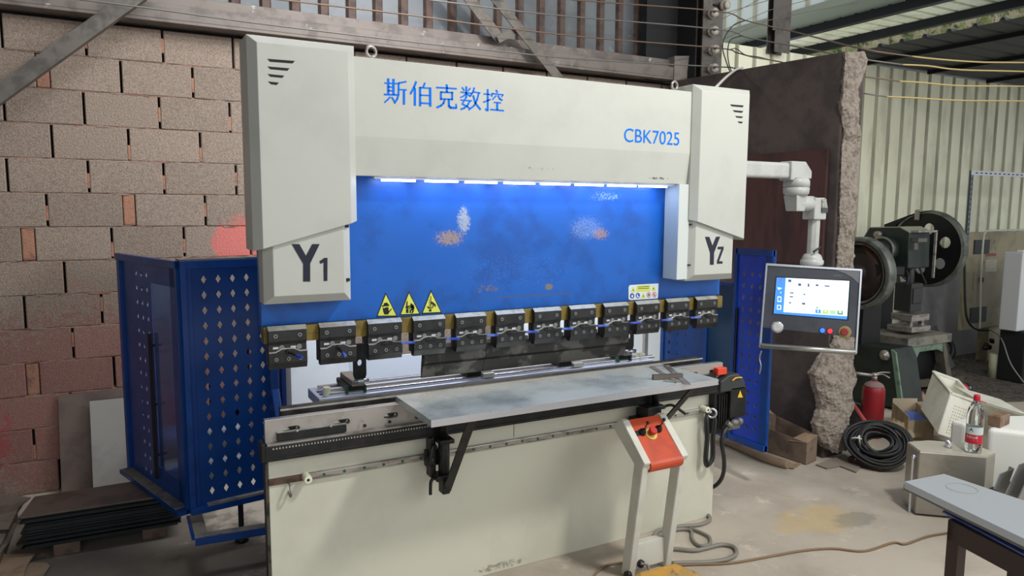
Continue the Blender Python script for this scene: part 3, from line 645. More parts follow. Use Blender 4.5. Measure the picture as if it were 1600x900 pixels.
b.prism([cc(*p) for p in ((483, 289), (550, 289), (608, 392), (663, 289), (728, 289), (645, 460), (645, 618), (584, 618), (584, 462))], (0, -.0015, 0))
b.prism([cc(*p) for p in ((770, 410), (797, 410), (796, 612), (765, 613), (763, 450), (735, 462), (727, 440))], (0, -.0015, 0)); b.done('marking', navy, LS, label='dark blue Y1 marking')
cc = lambda x, y: at(1040+x/4.09, 260+y/4.09, Y=2.9345)
b = B()
b.prism([cc(*p) for p in ((252, 450), (279, 450), (299, 507), (322, 450), (348, 448), (309, 552), (307, 628), (283, 628), (284, 552))], (0, -.0015, 0))
b.prism([cc(*p) for p in ((333, 514), (370, 512), (370, 528), (341, 606), (363, 606), (363, 621), (328, 622), (328, 606), (356, 528), (333, 530))], (0, -.0015, 0)); b.done('marking', navy, RS, label='dark blue YZ marking')
for cov, P in ((LS, [(541, 353), (543, 437)]),):
    for px, py in P:
        p = at(px, py, Y=2.952); b = B(); b.obox(p+V((0, -.001, 0)), (.007, .007, 0), (-.004, .004, 0), (0, 0, .006)); b.done('screw_slot', dark, cov)
for px, py in ((1080, 351), (1077, 414)):
    p = at(px, py, Y=2.954); b = B(); b.obox(p, (.012, 0, 0), (0, .004, 0), (0, 0, .0035)); b.done('screw_slot', dark, RS)
# warning signs on the ram
YR = 3.0695
cs = lambda x, y: at(580+x/13.333, 450+y/13.333, Y=YR)
def tri(A, Bc, D, glyph, sub):
    b = B(); b.prism([cs(*p) for p in (A, Bc, D)], (0, -.0008, 0)); o = b.done('warning_sign', black, ram, label='yellow triangle warning sign with '+sub)
    c = [(A[0]+Bc[0]+D[0])/3, (A[1]+Bc[1]+D[1])/3]; f = .86
    b = B(); b.prism([cs(c[0]+(p[0]-c[0])*f, c[1]+(p[1]-c[1])*f)+V((0, -.0009, 0)) for p in (A, Bc, D)], (0, -.0006, 0)); sd = b.done('sign_face', yellow, ram)
    b = B()
    for g in glyph:
        if isinstance(g, tuple) and g[0] == 'p': b.prism([cs(*p)+V((0, -.0016, 0)) for p in g[1]], (0, -.0006, 0))
        else: stroke(b, [cs(*p)+V((0, -.0016, 0)) for p in g[1]], g[0], (0, -1, 0), .0006)
    b.done('sign_symbol', black, ram)
tri((300, 90), (550, 595), (105, 600), [('p', [(240, 400), (268, 420), (300, 400), (335, 400), (360, 405), (362, 480), (415, 425), (428, 440), (375, 505), (350, 550), (270, 550), (242, 470)]), (.010, [(245, 365), (250, 378)]), (.010, [(283, 320), (285, 372)]), (.010, [(318, 312), (320, 370)]), (.008, [(352, 340), (350, 372)])], 'a hand')
tri((782, 65), (1028, 552), (590, 570), [('p', [(728, 300), (755, 255), (757, 385), (725, 390)]), ('p', [(722, 430), (775, 430), (775, 520), (722, 520)]), (.008, [(718, 392), (750, 412), (790, 375)]), ('p', [(812, 320), (840, 320), (840, 345), (815, 348)]), (.014, [(828, 352), (868, 405), (862, 440)]), (.007, [(860, 440), (870, 480), (845, 520)]), (.007, [(850, 440), (815, 470), (808, 515)]), (.006, [(790, 435), (825, 400), (880, 355)])], 'a person and press blades')
tri((1242, 38), (1475, 520), (1045, 540), [('p', [(1205, 235), (1215, 235), (1215, 420), (1205, 420)]), ('p', [(1232, 170), (1248, 170), (1245, 430), (1228, 430)]), ('p', [(1200, 445), (1252, 440), (1250, 490), (1200, 490)]), ('p', [(1245, 285), (1265, 280), (1330, 330), (1350, 385), (1325, 385), (1270, 335), (1245, 330)]), (.006, [(1168, 390), (1215, 425)]), (.004, [(1275, 350), (1290, 390), (1255, 420)])], 'a hand under blades')
cp_ = lambda x, y: at(970+x/22.5, 435+y/22.5, Y=YR)
b = B(); b.prism([cp_(*p) for p in ((270, 310), (310, 235), (1325, 175), (1300, 700), (350, 765), (270, 730))], (0, -.0008, 0)); sp2 = b.done('instruction_plate', mat('white_label', (205, 215, 220), .4), ram, label='small white plate with safety symbols')
e_ = V((0, -.0009, 0)); b = B()
b.prism([cp_(*p)+e_ for p in ((545, 255), (1030, 228), (1030, 450), (545, 470))], (0, -.0004, 0))
for c in ((430, 400), (1150, 350), (785, 605)): b.prism([cp_(c[0]+dx, c[1]+dy)+e_ for dx, dy in ((0, -115), (85, 85), (-85, 90))], (0, -.0004, 0))
b.done('label_yellow', mat('label_yellow', (200, 205, 90), .5), ram)
b = B()
for c in ((432, 405), (1145, 355), (790, 615)): b.prism([cp_(c[0]+dx, c[1]+dy)+e_*1.6 for dx, dy in ((0, -35), (30, 30), (-25, 20))], (0, -.0004, 0))
for k in range(2): b.prism([cp_(*p)+e_*1.6 for p in ((600, 290+k*60), (980, 268+k*60), (980, 290+k*60), (600, 312+k*60))], (0, -.0002, 0))
b.done('label_black', mat('label_dark', (70, 74, 30), .5), ram)
def disc(b, cx, cy, rx, ry, off): b.prism([cp_(cx+rx*math.cos(k*math.pi/8), cy+ry*math.sin(k*math.pi/8))+e_*off for k in range(16)], (0, -.0003, 0))
b = B(); disc(b, 393, 615, 75, 98, 1); disc(b, 595, 600, 75, 95, 1); b.done('label_blue', mat('label_blue', (20, 60, 160), .5), ram)
b = B(); disc(b, 395, 625, 25, 55, 1.6); b.prism([cp_(*p)+e_*1.6 for p in ((560, 555), (590, 550), (595, 620), (635, 630), (630, 655), (560, 655))], (0, -.0004, 0)); b.done('label_white', white, ram)
b = B(); disc(b, 980, 580, 75, 100, 1); disc(b, 1178, 570, 75, 100, 1); b.done('label_red', mat('label_red', (160, 70, 90), .5), ram)
b = B(); disc(b, 980, 580, 58, 80, 1.5); disc(b, 1178, 570, 58, 80, 1.5); b.done('label_pink', mat('label_pink', (205, 185, 190), .5), ram)
b = B(); disc(b, 980, 575, 30, 45, 2); b.prism([cp_(*p)+e_*2 for p in ((1150, 510), (1180, 560), (1215, 610), (1195, 625), (1160, 590), (1140, 540))], (0, -.0004, 0)); b.done('label_symbol', mat('label_sym', (110, 40, 60), .5), ram)
# tool clamps
def clamp(i):
    x = .505+.2068*i; w = .153
    zt = 1.315; b = B()
    b.prism([(x, 3.032, zt), (x, 3.024, zt), (x, 3.003, zt-.016), (x, 3.003, zt-.06), (x, 3.013, zt-.076), (x, 3.013, zt-.112), (x, 3.032, zt-.112)], (w, 0, 0))
    top = b.done('tool_clamp', blackox, PB, bevel=.0015)
    b = B(); b.prism([(x, 3.024, zt+.0008), (x, 3.0022, zt-.0155), (x, 3.0032, zt-.0165), (x, 3.026, zt-.001)], (w, 0, 0)); b.done('edge_highlight', edgeox, top)  # pale strip on the top chamfer, highlight put into its colour
    # lower plate with humped top edge
    P = [(0, .1035), (.026, .1035), (.052, .0905), (.098, .0905), (.124, .1035), (w, .1035), (w, .158), (w, .170), (0, .170), (0, .158)]
    b = B(); b.prism([(x+px, 3.0, zt-pz) for px, pz in P[:6]]+[(x+w, 3.0, zt-.150), (x, 3.0, zt-.150)], (0, .024, 0))
    b.prism([(x, 3.0, zt-.150), (x, 3.012, zt-.176), (x, 3.04, zt-.176), (x, 3.04, zt-.150)], (w, 0, 0))
    low = b.done('clamp_plate', blackox, top, bevel=.001)
    b = B()
    for (a, za), (c, zc) in zip(P[:5], P[1:6]): b.hexa([(x+a, 2.9992, zt-za-.003), (x+c, 2.9992, zt-zc-.003), (x+c, 3.02, zt-zc-.003), (x+a, 3.02, zt-za-.003), (x+a, 2.9992, zt-za+.0008), (x+c, 2.9992, zt-zc+.0008), (x+c, 3.02, zt-zc+.0008), (x+a, 3.02, zt-za+.0008)])
    b.done('plate_edge', edgeox, top)
    b = B(); b.box(x-.004, x+w-.012, 3.034, 3.06, zt-.160, zt-.074); b.box(x-.001, x+w-.002, 3.024, 3.034, zt-.168, zt-.113); b.done('rear_plate', blackox, top, bevel=.002, each=True)
    b = B()
    for dx in (.028, .125): b.cyl((x+dx, 3.0, zt-.038), (x+dx, 3.0042, zt-.038), .0085, n=14)
    for dx in (.028, .077, .125): b.cyl((x+dx, 2.997, zt-.134), (x+dx, 3.0002, zt-.134), .008, n=14)
    for dx in (.052, .122): b.cyl((x+dx, 3.007, zt-.088), (x+dx, 3.0135, zt-.088), .011, n=14)
    b.done('bolt', mat_bolt, top, each=True)
    b = B()
    for dx in (.028, .125): b.cyl((x+dx, 2.9992, zt-.038), (x+dx, 3.0005, zt-.038), .004, n=6)
    for dx in (.028, .077, .125): b.cyl((x+dx, 2.9962, zt-.134), (x+dx, 2.9975, zt-.134), .004, n=6)
    b.done('bolt_socket', dark, top, each=True)
    b = B()
    for dx in (.018, .088): b.box(x+dx, x+dx+.022, 3.0115, 3.0132, zt-.093, zt-.084)
    b.done('slot_insert', silver, top, each=True)
    # lever
    piv = V((x+.075, 2.994, zt-.105))
    if i == 0: d, ln = V((.55, -.75, -.22)).normalized(), .075
    elif i == 1: d, ln = V((.1, -1, -.32)).normalized(), .08
    elif i == 11: d, ln = V((.95, -.3, -.02)).normalized(), .05
    else: d, ln = V((.98, -.22, .0)).normalized(), .085+.01*random.random()
    b = B(); b.beam(piv-d*.02, piv+d*ln*(.6 if i < 2 else 1.0), .011, .008); b.cyl(piv+V((0, -.004, 0)), piv+V((0, .012, 0)), .010)
    lv = b.done('clamp_lever', black, top, bevel=.002)
    if i < 11:
        a = piv+d*ln*(.55 if i < 2 else .75); c = piv+d*(ln*(1.0) if i < 2 else ln*1.45); b = B(); b.beam(a, c, .013, .011); b.done('lever_grip', mat_grip, top, bevel=.003)
mat_bolt = mat('bolt_head', (128, 128, 124), .35, .4); mat_grip = mat('blue_grip', (30, 62, 170), .45, c2=(90, 120, 190), sc=20)
for i in range(12): clamp(i)
b = B()
for i in range(11): x = .505+.2068*i; b.box(x+.155, x+.205, 3.064, 3.078, 1.155, 1.175) if i in (3, 4, 5, 6, 7) else None
b.done('tool_bar', steel, PB, each=True)
# punch segments held by the middle clamps
xs2 = [1.196, at(749, 560, Y=3.13).x, 2.358]
for a, c in zip(xs2, xs2[1:]):
    b = B(); b.prism([(a, 3.055, 1.155), (a, 3.055, 1.09), (a, 3.072, 1.075), (a, 3.10, 1.012), (a, 3.108, 1.012), (a, 3.10, 1.08), (a, 3.085, 1.155)], (c-a-.001, 0, 0)); b.done('punch', dsteel, PB, bevel=.001)
# back gauge
BG = thing('back_gauge', 'silver back gauge beam with stop fingers behind the dies of the press brake', 'gauge', (1.84, 3.5, 0))
b = B(); z = .885; b.box(.80, 2.83, 3.42, 3.66, z-.05, z)
for x in (.95, 2.7): b.box(x-.03, x+.03, 3.46, 3.62, 0, z-.05)
bm_ = b.done('beam', alu, BG, bevel=.003)
b = B()
for y in (3.445, 3.60): b.box(.84, 2.86, y, y+.03, z, z+.016)
b.done('slide_rail', silver, BG, bevel=.002, each=True)
b = B()
for y in (3.485, 3.54): b.box(.82, 2.83, y, y+.028, z+.0003, z+.003)
b.done('rail_gap', bluefilm, BG, each=True)
b = B(); b.box(.84, 2.84, 3.515, 3.54, z, z+.018); b.done('lead_bar', white, BG)
for x in (.845, 2.75):
    c = V((x, 3.46, z)); b = B(); b.cyl(c, c+V((0, 0, .045)), .018, n=20); b.done('buffer', ivory, BG, bevel=.003)
for (x, s) in ((.985, 1), (2.62, 1)):
    b = B(); b.box(x-.045, x+.045, 3.43, 3.64, z+.017, z+.045); car = b.done('finger_carriage', blackox, BG, bevel=.004)
    b = B(); b.box(x-.05, x-.041, 3.428, 3.46, z+.004, z+.04); b.box(x+.041, x+.05, 3.428, 3.46, z+.004, z+.04); b.done('wiper', green, car, each=True)
    b = B(); b.box(x-.03, x+.032, 3.40, 3.62, z+.046, z+.075); b.done('finger_arm', steel, car, bevel=.003)
    b = B(); hz = z+.16; hx = x+.012; n = 20; y0 = 3.405
    ring = [(hx+.012*math.cos(2*math.pi*k/n), hz+.016*math.sin(2*math.pi*k/n)) for k in range(n)]
    out = []
    for k in range(n):
        a = 2*math.pi*k/n; cx_, sz_ = math.cos(a), math.sin(a); s_ = 1/max(abs(cx_), abs(sz_)); out.append((hx+.032*cx_*s_, hz+(.095 if sz_ > 0 else .085)*sz_*s_))
    fi = [b.bm.verts.new((p[0], y0, p[1])) for p in ring]; fo = [b.bm.verts.new((p[0], y0, p[1])) for p in out]; bi = [b.bm.verts.new((p[0], y0+.012, p[1])) for p in ring]; bo = [b.bm.verts.new((p[0], y0+.012, p[1])) for p in out]
    for k in range(n):
        q = (k+1) % n; b.face([fi[k], fi[q], fo[q], fo[k]]); b.face([bi[q], bi[k], bo[k], bo[q]]); b.face([fi[q], fi[k], bi[k], bi[q]]); b.face([fo[k], fo[q], bo[q], bo[k]])
    b.done('stop_finger', black, car)
    b = B(); b.cyl((hx-.03, 3.40, z+.07), (hx+.04, 3.40, z+.07), .012); b.done('finger_pivot', silver, car)
for px, py in ((748, 590), (888, 573)):
    c = at(px, py, Y=3.47); b = B(); x = c.x; b.box(x-.085, x-.003, 3.43, 3.60, z+.017, z+.062); car = b.done('nut_block', black, BG, bevel=.004)
    b = B(); b.box(x+.0, x+.07, 3.45, 3.56, z+.017, z+.052); b.box(x+.01, x+.075, 3.425, 3.45, z+.005, z+.03); b.done('bracket_block', white, BG, bevel=.003)
# ================================================================ side guards
BL = math.sin
def frame_rect(b, P0, U, W, uw, vh, t, n, d):   # flanged border
    n = V(n)
    for (a, c, e, f) in ((0, uw, 0, t), (0, uw, vh-t, vh), (0, t, 0, vh), (uw-t, uw, 0, vh)):
        b.obox(P0+U*(a+c)/2+W*(e+f)/2+n*d/2, U*(c-a)/2, W*(f-e)/2, n*d/2)
W_ = V((0, 0, 1))
GL = thing('side_guard', 'blue perforated metal side guard with a window, left of the press brake', 'guard', (.3, 4.1, 0), 'blue side guards')
P0 = V((.246, 3.90, .24)); U1 = V((math.sin(math.radians(81.8)), math.cos(math.radians(81.8)), 0)); n1 = V((U1.y, -U1.x, 0)); 
hgt = 1.29
e1 = atp(437, 560, P0, n1); uw = (e1-P0).dot(U1)+.004
h0 = atp(294.6, 438, P0, n1); h1 = atp(384.8, 434, P0, n1); du = (h1-h0).dot(U1)/4; hb = atp(309.5, 771, P0, n1); dv = (h0.z-hb.z)/14
fp = perf(P0, U1, W_, (h0-P0).dot(U1), 7, du, hb.z-.24, 15, dv, .0125, .0215, uw, hgt, skip=lambda i, j: i > 5).done('front_panel', guardblue, GL, solid=.003)
b = B(); b.obox(P0+U1*.012+W_*hgt/2+n1*.012, U1*.014, W_*hgt/2, n1*.014); b.obox(P0+U1*.04+W_*hgt/2+n1*.004, U1*.012, W_*hgt/2, n1*.004)
b.obox(P0+U1*uw/2+W_*(hgt-.02)+n1*.008, U1*uw/2, W_*.02, n1*.008); b.obox(P0+U1*uw/2+W_*.016+n1*.02, U1*uw/2, W_*.016, n1*.02)
b.done('front_frame', guardedge, GL, bevel=.002)
b = B(); b.obox(P0+U1*(uw/2+.03)+W_*.035+n1*.018, U1*(uw/2-.05), W_*.004, n1*.02); b.obox(P0+U1*uw/2+W_*(hgt+.004)-n1*.035, U1*uw/2, W_*.004, n1*.045); b.done('dusty_ledge', dustblue, GL, each=True)
b = B(); b.obox(P0+U1*(uw+.012)+W_*hgt/2-n1*.01, U1*.012, W_*hgt/2, n1*.02); b.done('rear_post', guardedge, GL)
b = B(); q = P0+U1*(uw+.025)-n1*.06; b.obox(q+W_*(hgt/2-.12)+U1*.022, U1*.022, W_*(hgt/2+.12), n1*.02); b.done('grey_post', mat('grey_post', (178, 176, 170), .5), GL)
# side panel going back to the left
U2 = V((-.302, .953, 0)).normalized(); n2 = V((-U2.y, U2.x, 0))
e2 = atp(197, 600, P0, n2); uw2 = (e2-P0).dot(U2)
wa, wb = atp(268, 600, P0, n2), atp(243, 600, P0, n2); ua, ub_ = (wa-P0).dot(U2)-.04, (wb-P0).dot(U2)
zt_, zb_ = atp(255, 446, P0, n2).z, atp(262, 738, P0, n2).z
Q0 = P0+U2*ub_
hh0 = atp(213, 427, P0, n2); hh1 = atp(229, 429, P0, n2); du = abs((hh1-hh0).dot(U2))/2; u0 = (hh1-Q0).dot(U2); hb = atp(237, 737, P0, n2); dv = (hh1.z-hb.z)/14
sp_ = perf(Q0, U2, W_, u0, 3, du, hb.z-.24, 15, dv, .013, .016, uw2-ub_, hgt).done('side_panel', guardblue, GL, solid=.003)
b = B()
b.obox(P0+U2*ub_/2+W_*((zt_-.24)+(hgt-(zt_-.24))/2), U2*ub_/2, W_*(hgt-(zt_-.24))/2, n2*.0015); b.obox(P0+U2*ub_/2+W_*(zb_-.24)/2, U2*ub_/2, W_*(zb_-.24)/2, n2*.0015)
b.obox(P0+U2*ua/2+W_*hgt/2, U2*ua/2, W_*hgt/2, n2*.0015)
b.obox(P0+U2*uw2/2+W_*(hgt-.018)+n2*.012, U2*uw2/2, W_*.018, n2*.012); b.obox(P0+U2*uw2/2+W_*.012+n2*.03, U2*uw2/2, W_*.012, n2*.03); b.obox(P0+U2*(uw2-.02)+W_*hgt/2+n2*.008, U2*.02, W_*hgt/2, n2*.01); b.obox(P0+U2*.012+W_*hgt/2+n2*.008, U2*.012, W_*hgt/2, n2*.01)
b.done('side_frame', guardblue, GL)
b = B(); b.obox(P0+U2*uw2/2+W_*.028+n2*.03, U2*(uw2/2-.04), W_*.003, n2*.028); b.done('dusty_ledge', dustblue, GL, each=True)
tint = mat('tinted_window', (96, 152, 238), .08, tr=1, spec=.4)
b = B(); b.obox(P0+U2*(ua+ub_)/2+W_*((zt_+zb_)/2-.24)-n2*.004, U2*(ub_-ua)/2, W_*(zt_-zb_)/2, n2*.0015); b.done('window_pane', tint, GL)
b = B(); b.obox(P0+U2*(ub_+.012)+W_*(.48)+n2*.014, U2*.012, W_*.40, n2*.006)
for z in (.22, .5, .82): b.cyl(P0+U2*(ub_-.02)+W_*z, P0+U2*(ub_-.02)+W_*z+n2*.03, .006)
b.done('window_clip', dark, GL)
# base frame in front
b = B(); Zt = .195
pa, pb, pc = at(305, 843, Z=Zt), at(425, 824, Z=Zt), at(296, 806, Z=Zt)
b.beam(pa+V((0, 0, -.015)), pb+V((0, 0, -.015)), .006, .036); b.beam(pa, pc, .03, .006); o = b.done('base_frame', guardedge, GL)
b = B(); b.beam(pa+V((.0, .03, .003)), pb+V((0, .03, .003)), .05, .004); b.beam(pa+V((.03, 0, .004)), pc+V((.03, 0, .004)), .06, .004); b.done('base_flange', dustblue, GL, each=True)
b = B(); b.lathe([(.035, 0), (.035, .02), (.014, .03), (.014, .24)], (.50, 3.99, 0)); b.done('foot', black, GL)
# right guard along the depth
GR = thing('side_guard', 'blue perforated metal side guard right of the press brake, behind the hanging screen', 'guard', (3.58, 3.8, 0), 'blue side guards')
XG = 3.585; Pr = V((XG, 3.205, .245)); Ur = V((0, 1, 0)); nr = V((-1, 0, 0)); hr = 1.30
ya = at(1148, 500, X=XG).y; h0 = at(1164, 415, X=XG); h1 = at(1189.5, 415.5, X=XG); hb = at(1161, 700-18, X=XG)
du = abs(h0.y-h1.y)/2; dv = .0775
perf(Pr, Ur, W_, h1.y-Pr.y, 3, du, .13, 14, dv, .014, .018, ya-Pr.y, hr).done('door_panel', mat('bright_guard_blue', (20, 66, 190), .3, c2=(16, 58, 170), sc=4), GR, solid=.003)
b = B(); b.obox(Pr+Ur*.03+W_*hr/2-nr*.01, Ur*.03, W_*hr/2, nr*.015); b.obox(Pr+Ur*(ya-Pr.y)/2+W_*(hr-.02), Ur*(ya-Pr.y)/2, W_*.02, nr*.012); b.obox(Pr+Ur*(ya-Pr.y)/2+W_*.02, Ur*(ya-Pr.y)/2, W_*.02, nr*.018); b.obox(Pr+Ur*(ya-Pr.y)+W_*hr/2, Ur*.014, W_*hr/2, nr*.012)
b.done('door_frame', guardedge, GR, bevel=.002)
y2 = at(1105, 540, X=XG).y; y3 = at(1033, 540, X=XG).y
b = B(); b.box(XG, XG+.004, ya+.02, y2, .245, 1.30); b.done('window_pane', mat('teal_window', (14, 60, 96), .12, spec=.5), GR)
perf(V((XG, y2+.03, .245)), Ur, W_, .10, 4, .09, .25, 10, dv, .012, .018, y3-y2-.03, 1.06).done('rear_panel', guardblue, GR, solid=.003)
b = B(); b.box(XG-.01, XG+.02, y2, y2+.035, .245, 1.305); b.box(XG-.01, XG+.02, y3-.035, y3, .245, 1.305); b.box(XG-.01, XG+.02, ya+.02, y3, 1.285, 1.305); b.box(XG-.012, XG+.02, ya+.02, y3, .245, .275); b.done('rear_frame', guardedge, GR)
b = B()
for y in (y3-.03,): b.cyl((XG+.01, y, 0), (XG+.01, y, .25), .012)
b.done('foot', black, GR)
p = at(1187, 545, X=XG-.03); b = B(); b.tube([at(1190, 548, X=XG-.02), at(1187, 560, X=XG-.025), at(1189, 572, X=XG-.025), at(1187, 584, X=XG-.02)], .005, 6); b.done('latch', silver, GR)
b = B(); b.box(XG-.012, XG+.0, ya-.03, ya-.02, .35, 1.15); b.done('door_seal', black, GR)
b = B(); b.box(3.43, 3.46, 4.25, 4.28, 0, 1.35); b.done('grey_post', mat('grey_post2', (170, 168, 162), .5), GR)
# ================================================================ sheet support table
T = thing('support_table', 'galvanised steel sheet table carried on brackets in front of the press brake', 'table', (1.82, 2.85, .5))
b = B(); b.hexa([(1.056, 2.634, .925), (2.598, 2.64, .925), (2.572, 3.056, .925), (1.056, 3.056, .925), (1.056, 2.634, .955), (2.598, 2.64, .955), (2.572, 3.056, .955), (1.056, 3.056, .955)]); tp = b.done('tabletop', zinc, T, bevel=.0015)
b = B(); b.beam((1.056, 2.6325, .94), (2.598, 2.6385, .94), .0025, .03); b.done('front_lip', silver, tp)
b = B(); b.box(1.20, 2.53, 2.80, 2.84, .895, .925); b.done('under_rail', black, T)
for k, (bx, pb1, pt1) in enumerate(((1.25, (694, 766), (738, 668)), (2.52, (1052, 665), (1085, 612)))):
    cx = bx-.035 if k == 0 else 2.43
    b = B(); b.cyl((cx+.03, 2.95, .765), (cx+.03, 2.95, .926), .02, n=16); b.done('post', black, T)
    if k == 0:
        b = B(); b.box(cx-.005, cx+.065, 2.905, 2.99, .745, .765); b.box(cx-.03, cx-.01, 2.96, 3.02, .58, .765); b.cyl((cx+.03, 2.95, .60), (cx+.03, 2.95, .745), .026, n=20); b.box(cx-.02, cx+.065, 2.91, 2.99, .575, .60); b.box(cx-.01, cx+.0, 2.97, 3.01, .6, .745); b.box(cx+.01, cx+.045, 2.915, 2.97, .51, .575)
        b.box(cx-.04, cx+.04, 2.99, 3.022, .625, .70)
        b.done('slide_bracket', black, T, bevel=.004)
        b = B(); b.tube([(cx-.01, 2.95, .73), (cx-.035, 2.93, .735), (cx-.045, 2.92, .70), (cx-.05, 2.92, .665)], .008, 8); b.blob((cx-.03, 2.96, .66), .02, .02, .03); b.done('clamp_handle', black, T)
        b = B(); b.tube([(cx-.005, 2.95, .585), (cx-.03, 2.93, .59), (cx-.045, 2.925, .575), (cx-.047, 2.925, .52)], .0075, 8); b.done('clamp_handle', black, T)
        pa, pb_ = at(*pt1, Y=2.66), V((cx+.035, 2.935, .515))
    else:
        b = B(); b.box(cx-.05, cx+.07, 2.91, 2.99, .745, .765); b.box(cx-.04, cx+.05, 2.92, 3.0, .64, .745); b.box(cx-.09, cx-.04, 2.97, 3.022, .63, .70); b.box(cx-.04, cx+.04, 2.99, 3.022, .60, .74); b.done('slide_bracket', black, T, bevel=.004)
        b = B(); b.tube([(cx+.07, 2.92, .757), (cx+.10, 2.90, .765), (cx+.13, 2.88, .745), (cx+.17, 2.87, .715)], .008, 8); b.done('clamp_handle', black, T)
        pa, pb_ = at(*pt1, Y=2.66), V((2.50, 2.96, .63))
    pa.z = .925; b = B(); b.beam(pa, pb_, .04, .008, up=(0, 1, 1)); b.done('diagonal_brace', black, T)
# try square and bars lying on the table
za = .955
b = B(); p1, p2, p3, p4 = at(1075, 601, Z=za+.003), at(1041, 571, Z=za+.003), at(1018, 573, Z=za+.003), at(1060, 598, Z=za+.003)
b.beam(p1, p2, .03, .005); b.beam(p4, p3, .022, .005); b.beam(p3, p2, .014, .005); b.done('folding_square', steel, label='thin metal square frame lying on the right end of the steel table', cat='tool')
b = B(); p1, p2 = at(1020, 589, Z=za+.014), at(1066, 587, Z=za+.014); b.beam(p1, p2, .022, .022); b.done('steel_bar', mat('bar_steel', (110, 100, 94), .5, .5), label='short square steel bar on the table beside the metal square', cat='bar')
b = B(); b.beam(at(1036, 595, Z=za+.004), at(1062, 597, Z=za+.004), .01, .006); b.done('steel_rod', steel, label='thin steel rod on the table next to the short square bar', cat='bar')
# ================================================================ control pedestal
PD = thing('control_pedestal', 'cream two-legged control pedestal with an orange button panel in front of the bed', 'pedestal', (2.28, 2.74, 0))
prof = [(2.752, 0), (2.690, 0), (2.605, .585), (2.59, .612), (2.765, .772), (2.79, .775), (2.84, .735), (2.838, .715), (2.672, .585)]
pm = mat('pedestal_cream', (208, 206, 194), .4, c2=(196, 194, 182), sc=5)
for x in (2.107, 2.338):
    b = B(); b.prism([(x, y, z) for y, z in prof], (.040, 0, 0)); b.done('side_post', pm, PD, bevel=.006, seg=3)
b = B(); P = [(2.152, 2.772, .772)]
arc = [(2.775, .769), (2.598, .612), (2.590, .600), (2.588, .588), (2.592, .575), (2.602, .562), (2.618, .553)]
b.prism([(2.1475, y, z) for y, z in arc]+[(2.1475, y+.012, z-.010 if i < 3 else z+.004) for i, (y, z) in reversed(list(enumerate(arc)))], (.197, 0, 0)); op = b.done('control_panel', orangep, PD)
ax = (V((0, 2.775, .769))-V((0, 2.598, .612))).normalized(); nn = V((0, -ax.z, ax.y)); nn = nn if nn.z > 0 else -nn
def onp(px, py): return atp(px, py, V((2.2, 2.775, .769)), nn)
for px, py, tx_, ty_ in ((1003, 676, 1008, 660), (1028, 671, 1033, 656)):
    c = onp(px, py); b = B(); b.lathe([(.020, 0), (.018, .012), (.012, .018), (.010, .026), (.004, .03)], c, nn, 16); l_ = b.done('toggle_base', black, PD)
    b = B(); b.obox(c-V((.012, 0, 0))+nn*.001, (.026, 0, 0), ax*.014, nn*.001); b.done('toggle_plate', dark, l_)
    d = (nn+V((.15, 0, .5))).normalized(); b = B(); b.cyl(c+nn*.02, c+nn*.02+d*.045, .003); b.blob(c+nn*.02+d*.05, .009, .009, .009); b.done('toggle_stick', black, l_)
c = onp(1017, 677); b = B(); b.lathe([(.031, 0), (.031, .002)], c-ax*.004, nn, 24); b.done('stop_ring', mat('yellow_ring', (206, 186, 90), .5), PD)
b = B(); b.lathe([(.014, 0), (.014, .012), (.021, .016), (.021, .028), (.017, .034)], c, nn, 20); b.done('emergency_stop', red, PD, label='red mushroom stop button')
b = B(); b.box(2.147, 2.345, 2.70, 2.715, .03, .15); b.box(2.147, 2.345, 2.70, 2.745, .15, .158); cb = b.done('cross_plate', pm, PD, bevel=.002)
c = at(1000, 880, Y=2.70); b = B(); b.lathe([(.02, 0), (.02, .014), (.012, .02)], c, (0, -1, 0), 14); b.done('cable_gland', black, PD)
for c in ((2.125, 2.69, .02),):
    b = B(); b.cyl(V(c)+V((-.032, 0, .0)), V(c)+V((-.010, 0, 0)), .02, n=16); b.done('castor', black, PD)
# foot switch
ft = mat('yellow_foot_switch', (205, 152, 62), .45, c2=(176, 142, 80), sc=9, lo=.4, hi=.6, c3=(120, 104, 80), sc3=14)
FS = thing('foot_switch', 'dirty yellow foot pedal switch on the floor under the control pedestal', 'pedal', (2.2, 2.6, 0))
p = [at(988, 893, Z=.10), at(1056, 876, Z=.11), at(1098, 892, Z=.085), at(1075, 920, Z=.06), at(1005, 930, Z=.06)]
b = B(); cen = sum(p, V())/5; topf = [V(q) for q in p]; b.frus([V((cen.x+(q.x-cen.x)*1.06, cen.y+(q.y-cen.y)*1.06, .0)) for q in p], [V((q.x, q.y, q.z-.02)) for q in p]); bb = b.done('base', ft, FS, bevel=.008)
b = B(); b.frus([V((q.x, q.y, q.z-.02)) for q in p], [V((cen.x+(q.x-cen.x)*.8, cen.y+(q.y-cen.y)*.8, q.z)) for q in p]); b.done('pedal_cover', ft, FS, bevel=.010, seg=3)
b = B(); b.tube([at(1001, 881, Y=2.68), V((2.20, 2.66, .06)), V((2.19, 2.63, .03)), V((2.20, 2.60, .03))], .007, 8); b.done('cable', greyhose, FS)
